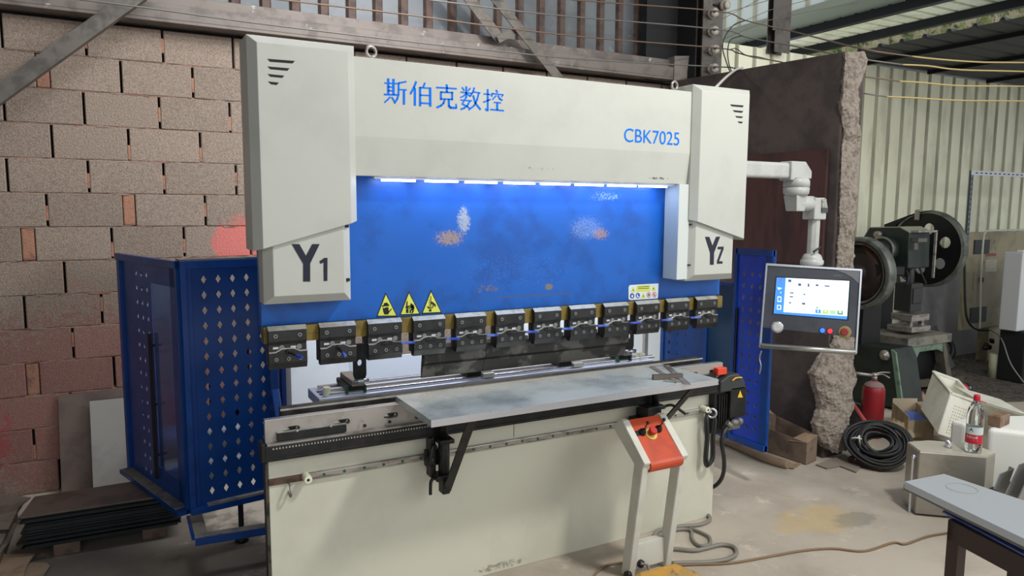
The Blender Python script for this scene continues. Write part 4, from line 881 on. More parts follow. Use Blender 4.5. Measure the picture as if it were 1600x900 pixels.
# ================================================================ hanging screen on its arm
CP = thing('control_screen', 'dark grey touch-screen control console hanging from a pale jointed arm', 'console', at(1270, 480, Y=3.0))
PM = at(1268, 478, Y=2.95); nM = (CAM-PM); nM.z = 0; nM = nM.normalized(); nM = (nM*math.cos(.10)+V((0, 0, .10))).normalized()
def mp_(px, py, d=0): return atp(px, py, PM, nM)+nM*d
c = {k: mp_(*p) for k, p in dict(a=(1197, 416), b=(1346, 425), c=(1337, 527), d=(1191, 512)).items()}
hu = (c['b']-c['a']).normalized(); hv = nM.cross(hu).normalized()
hv = -hv if hv.z < 0 else hv
scr = mat('console_grey', (72, 76, 84), .4, c2=(64, 66, 74), sc=6, rv=.05)
b = B(); b.prism([mp_(1199, 414), mp_(1344, 424), mp_(1336, 527), mp_(1190.5, 512)], -nM*.075); b.done('housing', scr, CP, bevel=.004)
b = B()
for q in ([(1197, 411), (1347, 420.5), (1347, 424), (1197, 415)], [(1196.5, 412), (1199.5, 412), (1189, 543), (1186, 543)], [(1344, 421), (1347.5, 421), (1339, 553), (1336, 552)]):
    b.prism([mp_(*p, .006) for p in q], -nM*.07)
b.done('bright_frame', silver, CP, bevel=.002)
b = B(); b.prism([mp_(*p, .002) for p in ((1302, 421), (1343.5, 424), (1341.5, 443), (1332, 434), (1320, 427))], nM*.001); b.done('corner_plate', mat('corner_grey', (120, 122, 124), .4, .4), CP)
b = B(); b.cyl(mp_(1188, 540, .0), mp_(1338, 550.5, .0), .016, n=16); b.done('grab_bar', mat('bar_alu', (170, 170, 166), .35, .7), CP)
su = lambda x, y: (1180+x/5.625, 400+y/5.625)
E0 = .0015
def em(name, col, s=SCR): return mat(name, col, .5, em=col, es=s)
b = B(); b.prism([mp_(*su(*p), .0008) for p in ((182, 180), (838, 214), (818, 566), (152, 510))], nM*.001); b.done('bezel', dark, CP)
b = B(); b.prism([mp_(*su(*p), E0) for p in ((188, 188), (828, 220), (806, 558), (162, 505))], nM*.001); sc_ = b.done('screen', em('screen_white', (225, 242, 250)), CP, label='lit white and blue touch screen')
sb = em('screen_blue', (62, 130, 215)); b = B()
b.prism([mp_(*su(*p), E0+.001) for p in ((188, 188), (270, 192), (246, 512), (162, 505))], nM*.0005); b.prism([mp_(*su(*p), E0+.001) for p in ((246, 492), (808, 530), (806, 558), (162, 505))], nM*.0005); b.done('screen_bar', sb, CP)
def patch(q, m, nm, d=.0018):
    b = B()
    for x0, y0, x1, y1 in q: b.prism([mp_(*su(*p), E0+d) for p in ((x0, y0), (x1, y0+(x1-x0)*.06), (x1, y1+(x1-x0)*.06), (x0, y1))], nM*.0004)
    b.done(nm, m, CP)
patch([(290, 205, 318, 228), (378, 240, 404, 262), (462, 242, 476, 270), (532, 248, 556, 264), (610, 258, 655, 268), (305, 318, 338, 328), (302, 352, 334, 362), (412, 410, 440, 426), (296, 405, 316, 416), (425, 332, 440, 342), (538, 448, 552, 458)], em('screen_dark', (60, 80, 120)), 'screen_icon')
tl = []
for x, y, n, wdt in ((306, 288, 2, 30), (420, 296, 1, 42), (420, 330, 1, 38), (420, 365, 1, 36), (540, 300, 2, 60), (545, 338, 1, 60), (580, 375, 1, 20), (695, 272, 1, 36), (697, 292, 1, 30), (697, 322, 1, 26), (697, 350, 1, 22), (340, 410, 2, 40), (480, 420, 1, 28), (545, 424, 1, 75), (655, 430, 1, 52), (290, 438, 2, 34), (340, 448, 1, 38), (425, 448, 1, 46), (350, 212, 1, 60), (440, 218, 1, 30), (520, 222, 1, 75), (620, 226, 1, 70), (725, 236, 1, 60), (310, 390, 1, 440)):
    for k in range(n): tl.append((x, y+k*12, x+wdt, y+k*12+3))
patch(tl, em('screen_text', (170, 188, 205)), 'screen_text')
patch([(530, 468, 576, 502)], sb, 'screen_button'); patch([(595, 472, 641, 506)], em('screen_lime', (150, 200, 70)), 'screen_button'); patch([(657, 476, 706, 510)], em('screen_palegreen', (150, 195, 150)), 'screen_button'); patch([(722, 480, 770, 514)], em('screen_green', (80, 140, 90)), 'screen_button')
patch([(548, 474, 556, 496), (610, 478, 626, 492), (196, 355, 230, 402), (192, 430, 228, 470)], em('screen_glyph', (235, 245, 250)), 'screen_glyph', .0024)
patch([(202, 362, 224, 395), (199, 436, 221, 464)], sb, 'screen_glyph', .003); patch([(735, 486, 758, 500)], em('screen_glyph2', (230, 240, 235)), 'screen_glyph', .0024)
b = B(); b.prism([mp_(*su(*p), E0+.0024) for p in ((195, 275), (238, 282), (205, 298))], nM*.0005); b.prism([mp_(*su(*p), E0+.0024) for p in ((218, 322), (228, 316), (228, 330))], nM*.0005); b.done('screen_glyph', em('screen_arrow', (225, 240, 250)), CP)
b = B(); b.prism([mp_(*su(*p), E0+.0024) for p in ((205, 225), (225, 200), (248, 198), (232, 215), (215, 232))], nM*.0005); b.done('screen_glyph', em('screen_purple', (120, 90, 190)), CP)
text('KPEED', mp_(*su(688, 178), .0012), mp_(*su(762, 182), .0012)-mp_(*su(688, 178), .0012), mp_(*su(688, 164), .0012)-mp_(*su(688, 178), .0012), .0006, 'console_lettering', mat('console_text', (130, 130, 134), .5), CP)
def knob(px, py, r, h, m, nm, label=None, base=None):
    c = mp_(px, py); b = B(); b.lathe([(r, 0), (r, h*.7), (r*.85, h)], c, nM, 28); return b.done(nm, m, CP, label=label)
knob(1214.5, 511, .036, .012, silver, 'dial'); knob(1214.5, 511, .027, .020, mat('dial_face', (205, 205, 200), .4), 'dial_face')
knob(1285, 516.3, .017, .006, black, 'lamp_ring'); knob(1285, 516.3, .014, .010, em('lamp_blue', (40, 90, 255), 2.2), 'indicator_lamp', 'lit blue indicator')
knob(1296.8, 517.3, .017, .006, black, 'lamp_ring'); knob(1296.8, 517.3, .014, .010, em('lamp_red', (255, 40, 50), 1.6), 'indicator_lamp', 'lit red indicator')
knob(1320, 519, .036, .003, mat('dull_yellow', (150, 136, 84), .5), 'stop_ring'); knob(1319.5, 518.5, .021, .03, mat('dull_red', (150, 40, 48), .45), 'emergency_stop')
# arm
YA = 3.02
A0, A1 = at(1160, 266, Y=YA), at(1228, 267, Y=YA)
A0.z = A1.z; R1 = .034
b = B()
b.obox((V((3.0, YA, A1.z))+A1)/2, (A1-V((3.0, YA, A1.z)))/2, (0, .035, 0), (0, 0, .046)); b.done('arm_tube', lightgrey, CP, bevel=.018, seg=4)
cx = at(1244, 300, Y=YA).x; top_z = at(1244, 252, Y=YA).z; ez = at(1244, 278, Y=YA).z
b = B(); x0 = A1.x-.005
b.prism([(x0, YA-.045, A1.z-.055), (x0, YA-.045, A1.z+.055), (cx+.02, YA-.045, A1.z+.055), (cx+.075, YA-.045, A1.z+.0), (cx+.075, YA-.045, ez-.005), (cx-.06, YA-.045, ez-.005), (cx-.075, YA-.045, A1.z-.055)], (0, .09, 0)); b.done('arm_elbow', lightgrey, CP, bevel=.006)
b = B(); b.beam((cx+.024, YA-.0, A1.z+.057), (cx+.078, YA, A1.z+.002), .07, .006); b.box(cx+.0745, cx+.079, YA-.035, YA+.035, ez, A1.z); b.done('elbow_inlay', mat('dark_inlay', (60, 60, 62), .5), CP)
zb = at(1245, 306, Y=YA).z; hz = ez-zb
b = B(); b.lathe([(.058, 0), (.072, .012), (.075, hz*.45), (.070, hz*.47), (.070, hz*.5), (.076, hz*.52), (.074, hz*.85), (.062, hz)], (cx, YA, zb), (0, 0, 1), 32); b.done('swivel_joint', lightgrey, CP)
zc = at(1250, 330, Y=YA).z; x2 = at(1273, 330, Y=YA).x
b = B(); b.frus([(cx-.05, YA-.05, zb+.002), (cx+.04, YA-.05, zb+.002), (cx+.04, YA+.05, zb+.002), (cx-.05, YA+.05, zb+.002)], [(cx-.035, YA-.04, zc-.0), (cx+.035, YA-.04, zc), (cx+.035, YA+.04, zc), (cx-.035, YA+.04, zc)])
b.cyl((cx-.0, YA, (zb+zc)/2), (x2-.03, YA, (zb+zc)/2), .046, n=24); b.done('lower_link', lightgrey, CP, bevel=.004)
z5 = at(1273, 309, Y=YA).z; z6 = at(1273, 343, Y=YA).z
b = B(); b.prism([(x2-.055, YA-.045, z6), (x2-.055, YA-.045, z5), (x2+.035, YA-.045, z5), (x2+.05, YA-.045, z5-.06), (x2+.05, YA-.045, z6)], (0, .09, 0)); b.done('arm_elbow', lightgrey, CP, bevel=.006)
b = B(); b.prism([(x2+.0, YA-.052, z5-.01), (x2+.032, YA-.052, z5-.005), (x2+.05, YA-.052, z5-.06), (x2+.0, YA-.052, z5-.06)], (0, .006, 0)); b.done('elbow_inlay', mat('speckle_inlay', (160, 160, 152), .6, c2=(110, 110, 104), sc=90), CP)
b = B(); b.box(x2-.0, x2+.052, YA-.053, YA-.046, z5-.088, z5-.062); b.done('elbow_inlay', mat('dark_inlay2', (66, 66, 68), .5), CP)
xe, ze = x2-.003, at(1271, 401, Y=YA).z
b = B(); b.rings([[V((xx+.036*math.cos(a), YA+.036*math.sin(a), zz)) for a in [math.pi/8+k*math.pi/4 for k in range(8)]] for xx, zz in ((xe, ze), (x2, z6))], smooth=False); b.done('drop_tube', lightgrey, CP, bevel=.004)
zq = at(1271, 415, Y=YA).z-.02
b = B(); b.lathe([(.062, 0), (.068, .01), (.068, .03), (.06, .035), (.06, .04), (.052, .06), (.042, .07)], (xe, YA, ze-.052), (0, 0, 1), 28); b.done('swivel_base', lightgrey, CP)
b = B(); b.lathe([(.064, 0), (.064, ze-.052-zq)], (xe, YA, zq), (0, 0, 1), 28); b.done('base_collar', dark, CP)
b = B(); b.tube([V((x2-.045, YA-.04, ze+.03)), V((x2-.03, YA-.05, ze+.045)), V((x2+.01, YA-.05, ze+.06))], .006, 6); b.done('cable_tie', black, CP)
# ================================================================ motor box right of the bed
MB_ = thing('drive_motor', 'black motor gearbox unit with a yellow warning triangle at the right end of the bed', 'motor', (3.12, 3.0, .55))
YM = 2.97
def q(px, py, Y=YM): return at(px, py, Y=Y)
a, c = q(1123, 606), q(1149, 684); b = B(); b.box(a.x, c.x, YM+.03, 3.12, c.z+.03, a.z); b.box(X1-.03, c.x, 3.02, 3.10, a.z-.10, a.z-.0); b.done('bracket', black, MB_, bevel=.004)
a, c = q(1143, 592), q(1165, 650); b = B(); b.box(a.x, c.x, YM, 3.10, c.z, q(1150, 605).z); b.done('motor_body', black, MB_, bevel=.006)
b = B()
for k in range(5): x = q(1127, 640).x+k*.018; b.box(x, x+.008, YM+.018, YM+.032, q(1130, 668).z, q(1130, 618).z)
b.done('cooling_fin', black, MB_, each=True)
a, c = q(1127, 585), q(1165, 608); b = B(); b.prism([(a.x, YM+.0, c.z), (a.x, YM, q(1128, 596).z), (q(1140, 590).x, YM, q(1140, 586).z), (q(1155, 590).x, YM, q(1155, 584).z), (q(1165, 595).x, YM, q(1163, 597).z), (q(1165, 595).x, YM, c.z)], (0, .14, 0)); b.done('top_cover', mat('dark_grey_cover', (52, 54, 56), .5), MB_, bevel=.008)
a, c = q(1126, 577), q(1140, 585); b = B(); b.box(a.x, c.x, YM+.02, YM+.07, c.z-.004, a.z); b.done('plug', mat('orange_plug', (222, 70, 42), .4), MB_, bevel=.004)
b = B(); b.tube([q(1144, 595, YM-.004), q(1149, 591, YM-.006), q(1154, 590, YM-.006), q(1159, 590, YM-.004)], .005, 6); b.done('orange_strap', mat('strap', (210, 160, 60), .5), MB_)
b = B(); b.prism([q(1156.5, 610, YM-.001), q(1160.5, 621, YM-.001), q(1152.5, 621, YM-.001)], (0, -.001, 0)); b.done('warning_triangle', mat('warn', (230, 190, 50), .5), MB_, label='yellow warning triangle')
b = B(); p0 = q(1136, 660); b.cyl(p0, p0+V((.03, -.01, -.03)), .016); p0 = q(1148, 660); b.blob(p0, .028, .02, .02); b.blob(q(1156, 658), .02, .02, .022); b.box(q(1134, 662).x, q(1158, 672).x, YM+.01, YM+.06, q(1140, 673).z, q(1140, 664).z); b.done('connector', mat('grey_connector', (120, 118, 112), .5, .3), MB_)
b = B(); b.tube([q(1136, 668), q(1130, 678, 2.96), q(1128, 695, 2.96), q(1131, 715, 2.98), q(1131, 735, 3.0), q(1126, 750, 3.05), q(1116, 760, 3.12), q(1105, 761, 3.2), q(1098, 759, 3.25)], .012, 10); b.done('motor_cable', rubber, MB_)
# hank of cable hung on the bed
b = B(); c0 = q(1108, 645, 3.0)
for k in range(9):
    dx = random.uniform(-.022, .022); dz = random.uniform(-.03, .01); dy = random.uniform(-.02, .0)
    xl, xr = c0.x-.028+dx*.6, c0.x+.034+dx*.6; zt_, zb_ = c0.z+.01, c0.z-.29+dz
    b.tube([(c0.x, 3.015+dy*.3, zt_), (xl, 3.0+dy, zt_-.05), (xl+.01, 3.0+dy, (zt_+zb_)/2), (xl+.005, 3.0+dy, zb_+.04), (c0.x+dx*.3, 3.0+dy, zb_), (xr-.005, 3.0+dy, zb_+.04), (xr-.01, 3.0+dy, (zt_+zb_)/2), (xr, 3.0+dy, zt_-.05), (c0.x, 3.015+dy*.3, zt_)], .0055, 6, 4)
b.done('cable_hank', rubber, label='hank of thin black cable hung on a hook at the bed right end', cat='cable')
b = B(); b.tube([(c0.x, 3.045, c0.z-.01), (c0.x, 3.0, c0.z+.0), (c0.x+.0, 2.985, c0.z+.012)], .007, 8); b.torus((c0.x+.01, 2.99, c0.z), (.7, .7, 0), .025, .007); b.done('cable_hook', silver, PB)
# hoses on the floor
b = B(); Z = .012
hp = [(1107, 805), (1109, 812), (1095, 819), (1070, 822), (1040, 826), (1024, 833), (1023, 846), (1032, 855), (1060, 858), (1085, 860), (1105, 856), (1128, 851), (1147, 855), (1150, 866), (1135, 874), (1110, 878), (1080, 879), (1050, 880)]
b.tube([at(*p, Z=Z) for p in hp], .011, 10); b.done('floor_hose', greyhose, label='thick grey hose snaking over the floor from the bed to the pedestal', cat='hose')
b = B(); b.tube([at(*p, Z=Z) for p in [(1026, 852), (1048, 830), (1078, 828), (1082, 842), (1092, 852), (1108, 851), (1109, 840), (1096, 832), (1078, 825)]], .009, 10); b.done('floor_hose', greyhose, label='smaller loop of grey hose curled inside the thick floor hose', cat='hose')
b = B(); b.tube([at(*p, Z=.007) for p in [(1486, 832), (1450, 838), (1415, 850), (1395, 848), (1350, 861), (1300, 857), (1250, 861), (1200, 870), (1140, 880), (1085, 882), (1050, 884)]], .006, 8); b.done('floor_cable', browncab, label='long brown cable running across the floor to the metal bench', cat='cable')
b = B(); b.tube([at(*p, Z=.007) for p in [(972, 879), (950, 883), (935, 892), (925, 905), (915, 920)]], .006, 8); b.done('floor_cable', browncab, label='short brown cable leaving the pedestal to the lower left', cat='cable')
# ================================================================ left side: sheet stack, boards, scraps
shm = mat('stack_edge', (38, 42, 44), .5, .4, c2=(28, 32, 34), sc=9); shtop = mat('stack_top', (112, 96, 86), .6, .2, c2=(92, 78, 72), sc=5)
zt0 = .235; top = [at(*p, Z=zt0) for p in ((34, 806), (246, 781), (205, 762), (57, 776))]
xl, xr, yf, yb_ = -.51, .10, 4.25, 4.53
def sheetof(k, z, m, lb=None):
    dx, dy = random.uniform(-.025, .03)*(1.3 if k < 6 else .5), random.uniform(-.02, .02); dx2 = random.uniform(-.02, .02)
    b = B(); sh = .0; b.hexa([(xl+dx, yf+dy, z), (xr+.10+dx2, yf-.03+dy, z), (xr+.10+dx2, yb_, z), (xl+dx+.04, yb_, z), (xl+dx, yf+dy, z+.0078), (xr+.10+dx2, yf-.03+dy, z+.0078), (xr+.10+dx2, yb_, z+.0078), (xl+dx+.04, yb_, z+.0078)])
    return b.done('steel_sheet', m, label=lb, cat='sheet', group='steel sheets stacked on wood blocks')
N_ = 20
for k in range(N_):
    lb = 'brown-topped steel sheet on top of the stack beside the left blue guard' if k == N_-1 else 'lowest dark steel sheet of the stack, resting on the wood blocks' if k == 0 else 'dark steel sheet, %s from the top of the stack left of the blue guard' % ['', 'second', 'third', 'fourth', 'fifth', 'sixth', 'seventh', 'eighth', 'ninth', 'tenth', 'eleventh', 'twelfth', 'thirteenth', 'fourteenth', 'fifteenth', 'sixteenth', 'seventeenth', 'eighteenth', 'nineteenth'][N_-1-k]
    sheetof(k, .0665+k*.0086, [shm, shtop][0] if k < N_-1 else shtop, lb)
wood = mat('wood_block', (104, 84, 72), .85, c2=(80, 66, 58), sc=12)
for (px, py, lb) in ((105, 868, 'left wood block under the front of the steel sheet stack'), (243, 850, 'right wood block under the front of the steel sheet stack')):
    p = at(px, py, Z=0); b = B(); b.box(p.x-.06, p.x+.06, 4.24, 4.52, 0, .066); b.done('wood_block', wood, label=lb, cat='block', bevel=.008)
def board(name, q4, m, label, foot=.12, th=.012, Yt=5.25, cat='board', group=None):
    """leaning board: top corners touch the wall plane, feet stand off it"""
    (tl, tr, br, bl) = q4; Yb = Yt-foot; P = [at(*tl, Y=Yt), at(*tr, Y=Yt)]; Q = [at(*br, Y=Yb), at(*bl, Y=Yb)]
    b = B(); b.sheet([P[0], P[1], Q[0], Q[1]], th); return b.done(name, m, label=label, cat=cat, group=group)
board('leaning_board', ((91, 618), (204, 604), (214, 778), (97, 790)), mat('brown_board', (118, 102, 94), .7, c2=(100, 86, 80), sc=5), 'brown-grey board leaning on the block wall behind the pale one', .06, .012, 5.255)
board('leaning_board', ((140, 627), (201, 621), (212, 775), (147, 790)), mat('pale_board', (166, 162, 156), .6, c2=(146, 142, 138), sc=3), 'pale grey board leaning in front of the brown board at the block wall', .10, .014, 5.21)
# flattened cartons, low left
for i, (ps, z, lb) in enumerate([([(-60, 765), (48, 778), (30, 792), (14, 826), (-60, 830)], .13, 'flattened dusty carton on top of the pile left of the steel sheets'), ([(-60, 788), (40, 782), (22, 810), (2, 850), (-60, 850)], .10, 'second flattened carton down in the pile at the left edge'),
                            ([(-60, 822), (26, 818), (16, 845), (2, 862), (-60, 872)], .07, 'third flattened carton in the pile at the left edge'), ([(-60, 868), (54, 866), (44, 880), (28, 925), (-60, 925)], .03, 'large flat carton on the floor at the lower left corner'), ([(30, 880), (72, 880), (78, 884), (50, 925), (10, 925)], .012, 'carton flap lying beside the large flat carton at the lower left corner')]):
    b = B(); b.sheet([at(*p, Z=z) for p in ps], .008)
    o = b.done('flat_carton', card if i > 2 else mat('dusty_carton', (136, 124, 112), .9, c2=(110, 98, 88), sc=5), label=lb, cat='carton', group='flattened cartons')
b = B(); b.box(-1.6, -.60, 4.2, 4.9, 0, .065); b.done('carton_stack_base', carddk, label='pile of squashed cartons at the left edge under the flat ones', cat='carton')
# drums seen through the guard window
pd = at(262, 738, Z=.1)
for zc_, lb in ((.3, 'upper dark steel roll seen through the tinted guard window'), (.1, 'lower dark steel roll seen through the tinted guard window')):
    b = B(); b.cyl((pd.x-.02, pd.y, zc_), (pd.x+.5, pd.y, zc_), .1, n=40); b.done('steel_roll', mat('roll_grey', (108, 112, 118), .5, .3), label=lb, cat='roll', bevel=.004, group='steel rolls')
# white and grey boards behind the machine
wb = mat('white_panel', (225, 232, 240), .5, c2=(214, 222, 232), sc=3); 
def vboard(x0, x1, zt, y, m, label, th=.02, lean=.1, zb=0):
    b = B(); b.hexa([(x0, y-lean, zb), (x1, y-lean, zb), (x1, y-lean+th, zb), (x0, y-lean+th, zb), (x0, y, zt), (x1, y, zt), (x1, y+th, zt), (x0, y+th, zt)]); return b.done('white_board', m, label=label, cat='board', bevel=.003)
a = at(470, 532, Y=4.9); c = at(543, 527, Y=4.9); vboard(a.x-.14, c.x, a.z, 4.9, wb, 'tall white board standing behind the left end of the press brake')
a2 = at(560, 561, Y=5.0); c3 = at(662, 549, Y=5.0); vboard(c.x+.03, c3.x+.35, a2.z, 5.0, mat('blue_white_panel', (196, 206, 222), .5, c2=(184, 196, 214), sc=2), 'lower bluish white board behind the stop finger of the press brake')
a = at(985, 480, Y=5.0); c = at(1036, 480, Y=5.0); vboard(a.x-1.2, c.x, a.z+.02, 5.0, mat('bright_panel', (232, 240, 246), .5), 'bright white panel standing behind the right half of the press brake')
# ================================================================ right side junk
def tex(): pass
# open cardboard box beside the plastered wall
BX = thing('cardboard_box', 'open dirty cardboard box at the foot of the plastered wall', 'box', at(1262, 726, Z=0))
F0 = at(1259, 727, Z=0); F2 = at(1192, 705, Z=0); F2.x = F0.x-.03; F1 = F0+V((.145, .03, 0))
hB = .19; F3 = F1+(F2-F0); ctr_ = (F1+F2)/2
b = B()
def wall(b, p, q_, h, t=.006, h2=None):
    p, q_ = V(p), V(q_); d = (q_-p).normalized(); n = V((-d.y, d.x, 0))*t; h2 = h2 if h2 is not None else h
    b.hexa([p, q_, q_+n, p+n, p+V((0, 0, h)), q_+V((0, 0, h2)), q_+n+V((0, 0, h2)), p+n+V((0, 0, h))])
wall(b, F2, F0, hB*.95, .006, hB*.85); wall(b, F0, F1, hB*.85, .006, hB); wall(b, F1, F3, hB, .006, hB*1.3); wall(b, F3, F2, hB*1.3, .006, hB*1.6)
b.prism([F0, F1, F3, F2], (0, 0, .006)); b.done('carton', carddk, BX)
b = B(); b.sheet([F3+V((0, 0, hB*1.3)), F2+V((0, 0, hB*1.6)), F2+V((.0, .05, hB*2.0)), F3+V((0, .1, hB*1.5))], .005); b.sheet([F0+V((0, 0, hB*.87)), F1+V((0, 0, hB)), F1+V((.0, .10, hB*.98)), F0+V((-.02, .14, hB*.75))], .005); b.done('flap', card, BX, each=True)
b = B(); b.tube([at(1128, 686, Z=.03), at(1160, 700, Z=.03), at(1200, 717, Z=.03), at(1232, 727, Z=.025)], .03, 10); b.done('rolled_carton', card, label='long rolled strip of brown cardboard lying under the right blue guard', cat='cardboard')
b = B(); b.sheet([at(1222, 722, Z=.01), at(1252, 724, Z=.01), at(1240, 732, Z=.01), at(1220, 728, Z=.01)], .006); b.done('carton_scrap', card, label='torn cardboard scrap at the end of the rolled strip', cat='scrap')
b = B(); b.sheet([at(1275, 726, Z=.008), at(1320, 710, Z=.008), at(1345, 728, Z=.008), at(1338, 738, Z=.008), at(1312, 728, Z=.008), at(1292, 732, Z=.008)], .006); b.done('carton_scrap', mat('grey_carton', (140, 130, 118), .9), label='flat grey cardboard scrap on the floor below the broken wall end', cat='scrap')
# coil of cable
ctr = at(1371, 702, Z=.06); ctr = at(1372, 700, Y=3.14); ctr.z = .155; CC = thing('cable_coil', 'large coil of thick black cable tied with white string on the floor', 'cable', V((ctr.x, ctr.y, 0)))
vw = (CAM-ctr).normalized(); ax_ = (vw+V((0, 0, .85))).normalized(); t1 = V((0, 0, 1)).cross(ax_).normalized(); t2 = ax_.cross(t1)
for k in range(24):
    R = .088+.0165*(k % 7)+random.uniform(-.008, .008); of = ax_*(.021*(k//7)-.03)+V((random.uniform(-.012, .012), random.uniform(-.01, .01), random.uniform(-.008, .008)))
    ph = random.random()*6; pts = []; wob = random.uniform(.02, .06)
    for i in range(33):
        a = ph+2*math.pi*i/30; pts.append(ctr+V((0, 0, .01))+of+t1*math.cos(a)*R*1.05*(1+wob*math.sin(2*a+k))+t2*math.sin(a)*R*.98+ax_*.018*math.sin(2*a+k))
    b = B(); b.tube(pts, .0095, 8, 2); b.done('cable_turn', rubber, CC)
sm = mat('white_string', (214, 210, 200), .8); s0 = ctr-t1*.15
b = B()
for k in range(9): b.tube([s0+V((random.uniform(-.01, .01), -.03, .05)), s0+t1*.0+V((-.01, -.05, .0)), s0+V((random.uniform(-.04, .0), -.06, -.06)), s0+V((random.uniform(-.06, .02), -.05+random.uniform(-.02, .02), -.12))], .0035, 5, 3)
b.torus(s0+t1*.015, t2, .045, .006); b.done('string_tie', sm, CC)
b = B(); b.obox(V((ctr.x+.02, ctr.y+.03, .03)), (.15, .02, 0), (-.02, .12, 0), (0, 0, .028)); b.done('rag', mat('dark_rag', (74, 44, 48), .95, c2=(50, 40, 42), sc=20), label='dark red rag under the cable coil', cat='rag', bevel=.02)
# fire extinguisher
base = at(1362, 657, Z=0); zt_ = at(1362, 597, Y=base.y).z
base = V((5.0, 3.45, 0)); base = at(1362, 662, Z=.10)
FE = thing('fire_extinguisher', 'dusty red fire extinguisher standing beside the broken wall end', 'extinguisher', V((base.x, base.y, 0)))
sc1 = (base-CAM).length/F; rr = 15*sc1*.96; hh_ = 62*sc1
b = B(); z0_ = .0; zt2 = at(1362, 612, Y=base.y).z
b.lathe([(rr*.95, 0), (rr, .01), (rr, zt2), (rr*.97, zt2+rr*.35), (rr*.75, zt2+rr*.75), (rr*.3, zt2+rr*.98), (rr*.22, zt2+rr*1.1)], V((base.x, base.y, 0)), (0, 0, 1), 32); b.done('cylinder', mat('extinguisher_red', (150, 28, 38), .42, c2=(138, 38, 46), sc=10), FE)
b = B(); zz = zt2+rr*.55; b.lathe([(rr*.92, 0), (rr*.86, rr*.12), (rr*.72, rr*.28), (rr*.3, rr*.5), (0.002, rr*.52)], V((base.x, base.y, zz-.004)), (0, 0, 1), 32); b.done('dusty_shoulder', mat('dust_top', (134, 110, 104), .9), FE)
zv = zt2+rr*1.05; rt = cr
b = B(); b.cyl((base.x, base.y, zv), (base.x, base.y, zv+.04), .02); b.blob((base.x, base.y, zv+.045), .024, .024, .02); b.done('valve', steel, FE)
b = B(); o_ = V((base.x, base.y, zv+.05)); b.tube([o_, o_+rt*.05+V((0, 0, .015)), o_+rt*.12+V((0, 0, .014))], .007, 6); b.tube([o_-V((0, 0, .01)), o_+rt*.06-V((0, 0, .0)), o_+rt*.12-V((0, 0, .03))], .006, 6); b.cyl(o_-V((0, 0, .01)), o_-rt*.16+V((0, 0, .01)), .012); b.done('handle', steel, FE)
# red pipe
b = B(); b.tube([at(1331, 628, Y=3.62), at(1358, 668, Y=3.3), at(1364, 682, Y=3.22)], .014, 10, 1); b.done('red_pipe', mat('pink_red_pipe', (204, 70, 82), .5), label='thin red pipe leaning beside the fire extinguisher above the cable coil', cat='pipe')
b = B(); p = at(1345, 678, Z=.0); b.frus([(p.x-.06, p.y-.02, 0), (p.x+.12, p.y-.05, 0), (p.x+.14, p.y+.1, 0), (p.x-.04, p.y+.14, 0)], [(p.x-.06, p.y-.02, .26), (p.x+.10, p.y-.05, .27), (p.x+.12, p.y+.1, .25), (p.x-.04, p.y+.14, .25)]); b.done('black_bag', mat('black_plastic_bag', (34, 32, 32), .3, c2=(60, 58, 56), sc=20, bump=.5, bsc=30), label='crumpled black plastic bag between the broken wall end and the extinguisher', cat='bag', bevel=.02)
# crumpled paper cloth
def crumple(name, pts, z, m, label, cat, h=.05, n=10):
    b = B(); P = [at(*p, Z=z) for p in pts]; g = []
    for i in range(n+1):
        row = []
        for j in range(n+1):
            s, t = i/n, j/n; p = P[0].lerp(P[1], s).lerp(P[3].lerp(P[2], s), t); e = min(s, 1-s, t, 1-t)*4
            p = V((p.x+random.uniform(-.012, .012), p.y+random.uniform(-.012, .012), p.z+random.uniform(0, h)*min(1, e)+.004)); row.append(b.bm.verts.new(p))
        g.append(row)
    for i in range(n):
        for j in range(n): b.face([g[i][j], g[i+1][j], g[i+1][j+1], g[i][j+1]], True)
    return b.done(name, m, label=label, cat=cat, solid=.004)
crumple('crumpled_paper', [(1376, 664), (1402, 656), (1440, 684), (1400, 688)], .05, mat('oily_paper', (196, 180, 150), .85, c2=(168, 142, 104), sc=8), 'crumpled oily brown paper behind the cable coil', 'paper', .08)
crumple('paper_sack', [(1408, 622), (1434, 614), (1452, 630), (1425, 636)], .02, mat('paper_sack', (150, 116, 88), .9, c2=(176, 146, 116), sc=9), 'crumpled brown paper sack on the floor below the green press', 'sack', .12)
# box with blue contents
CB = thing('carton_box', 'open cardboard box holding a blue and white packet behind the cable coil', 'box', at(1425, 690, Z=0))
A_, B_, D_ = at(1417, 690, Z=0), at(1458, 690, Z=0), at(1392, 664, Z=.0)
d1 = (B_-A_); d2 = V((D_-A_)); hx_ = .17; b = B()
wall(b, A_, B_, hx_); wall(b, B_, B_+d2, hx_, .006, hx_+.03); wall(b, B_+d2, D_, hx_+.06); wall(b, D_, A_, hx_+.03); b.prism([A_, B_, B_+d2, D_], (0, 0, .005)); b.done('carton', mat('pale_carton', (190, 174, 150), .85, c2=(170, 150, 124), sc=5), CB)
b = B(); q0 = B_+V((0, 0, hx_)); b.sheet([q0, B_+d2+V((0, 0, hx_+.03)), B_+d2+V((.14, -.02, hx_+.02)), q0+V((.16, -.04, -.02))], .004); b.done('flap', card, CB)
m0 = A_+d1*.1+d2*.15; b = B(); b.hexa([m0+V((0, 0, .01)), m0+d1*.75+V((0, 0, .01)), m0+d1*.75+d2*.6+V((0, 0, .01)), m0+d2*.6+V((0, 0, .01)), m0+V((0, 0, .15)), m0+d1*.75+V((0, 0, .15)), m0+d1*.75+d2*.6+V((0, 0, .15)), m0+d2*.6+V((0, 0, .15))]); b.done('packet', mat('blue_packet', (84, 110, 190), .5), label='blue packet inside the open cardboard box', cat='packet', bevel=.004)
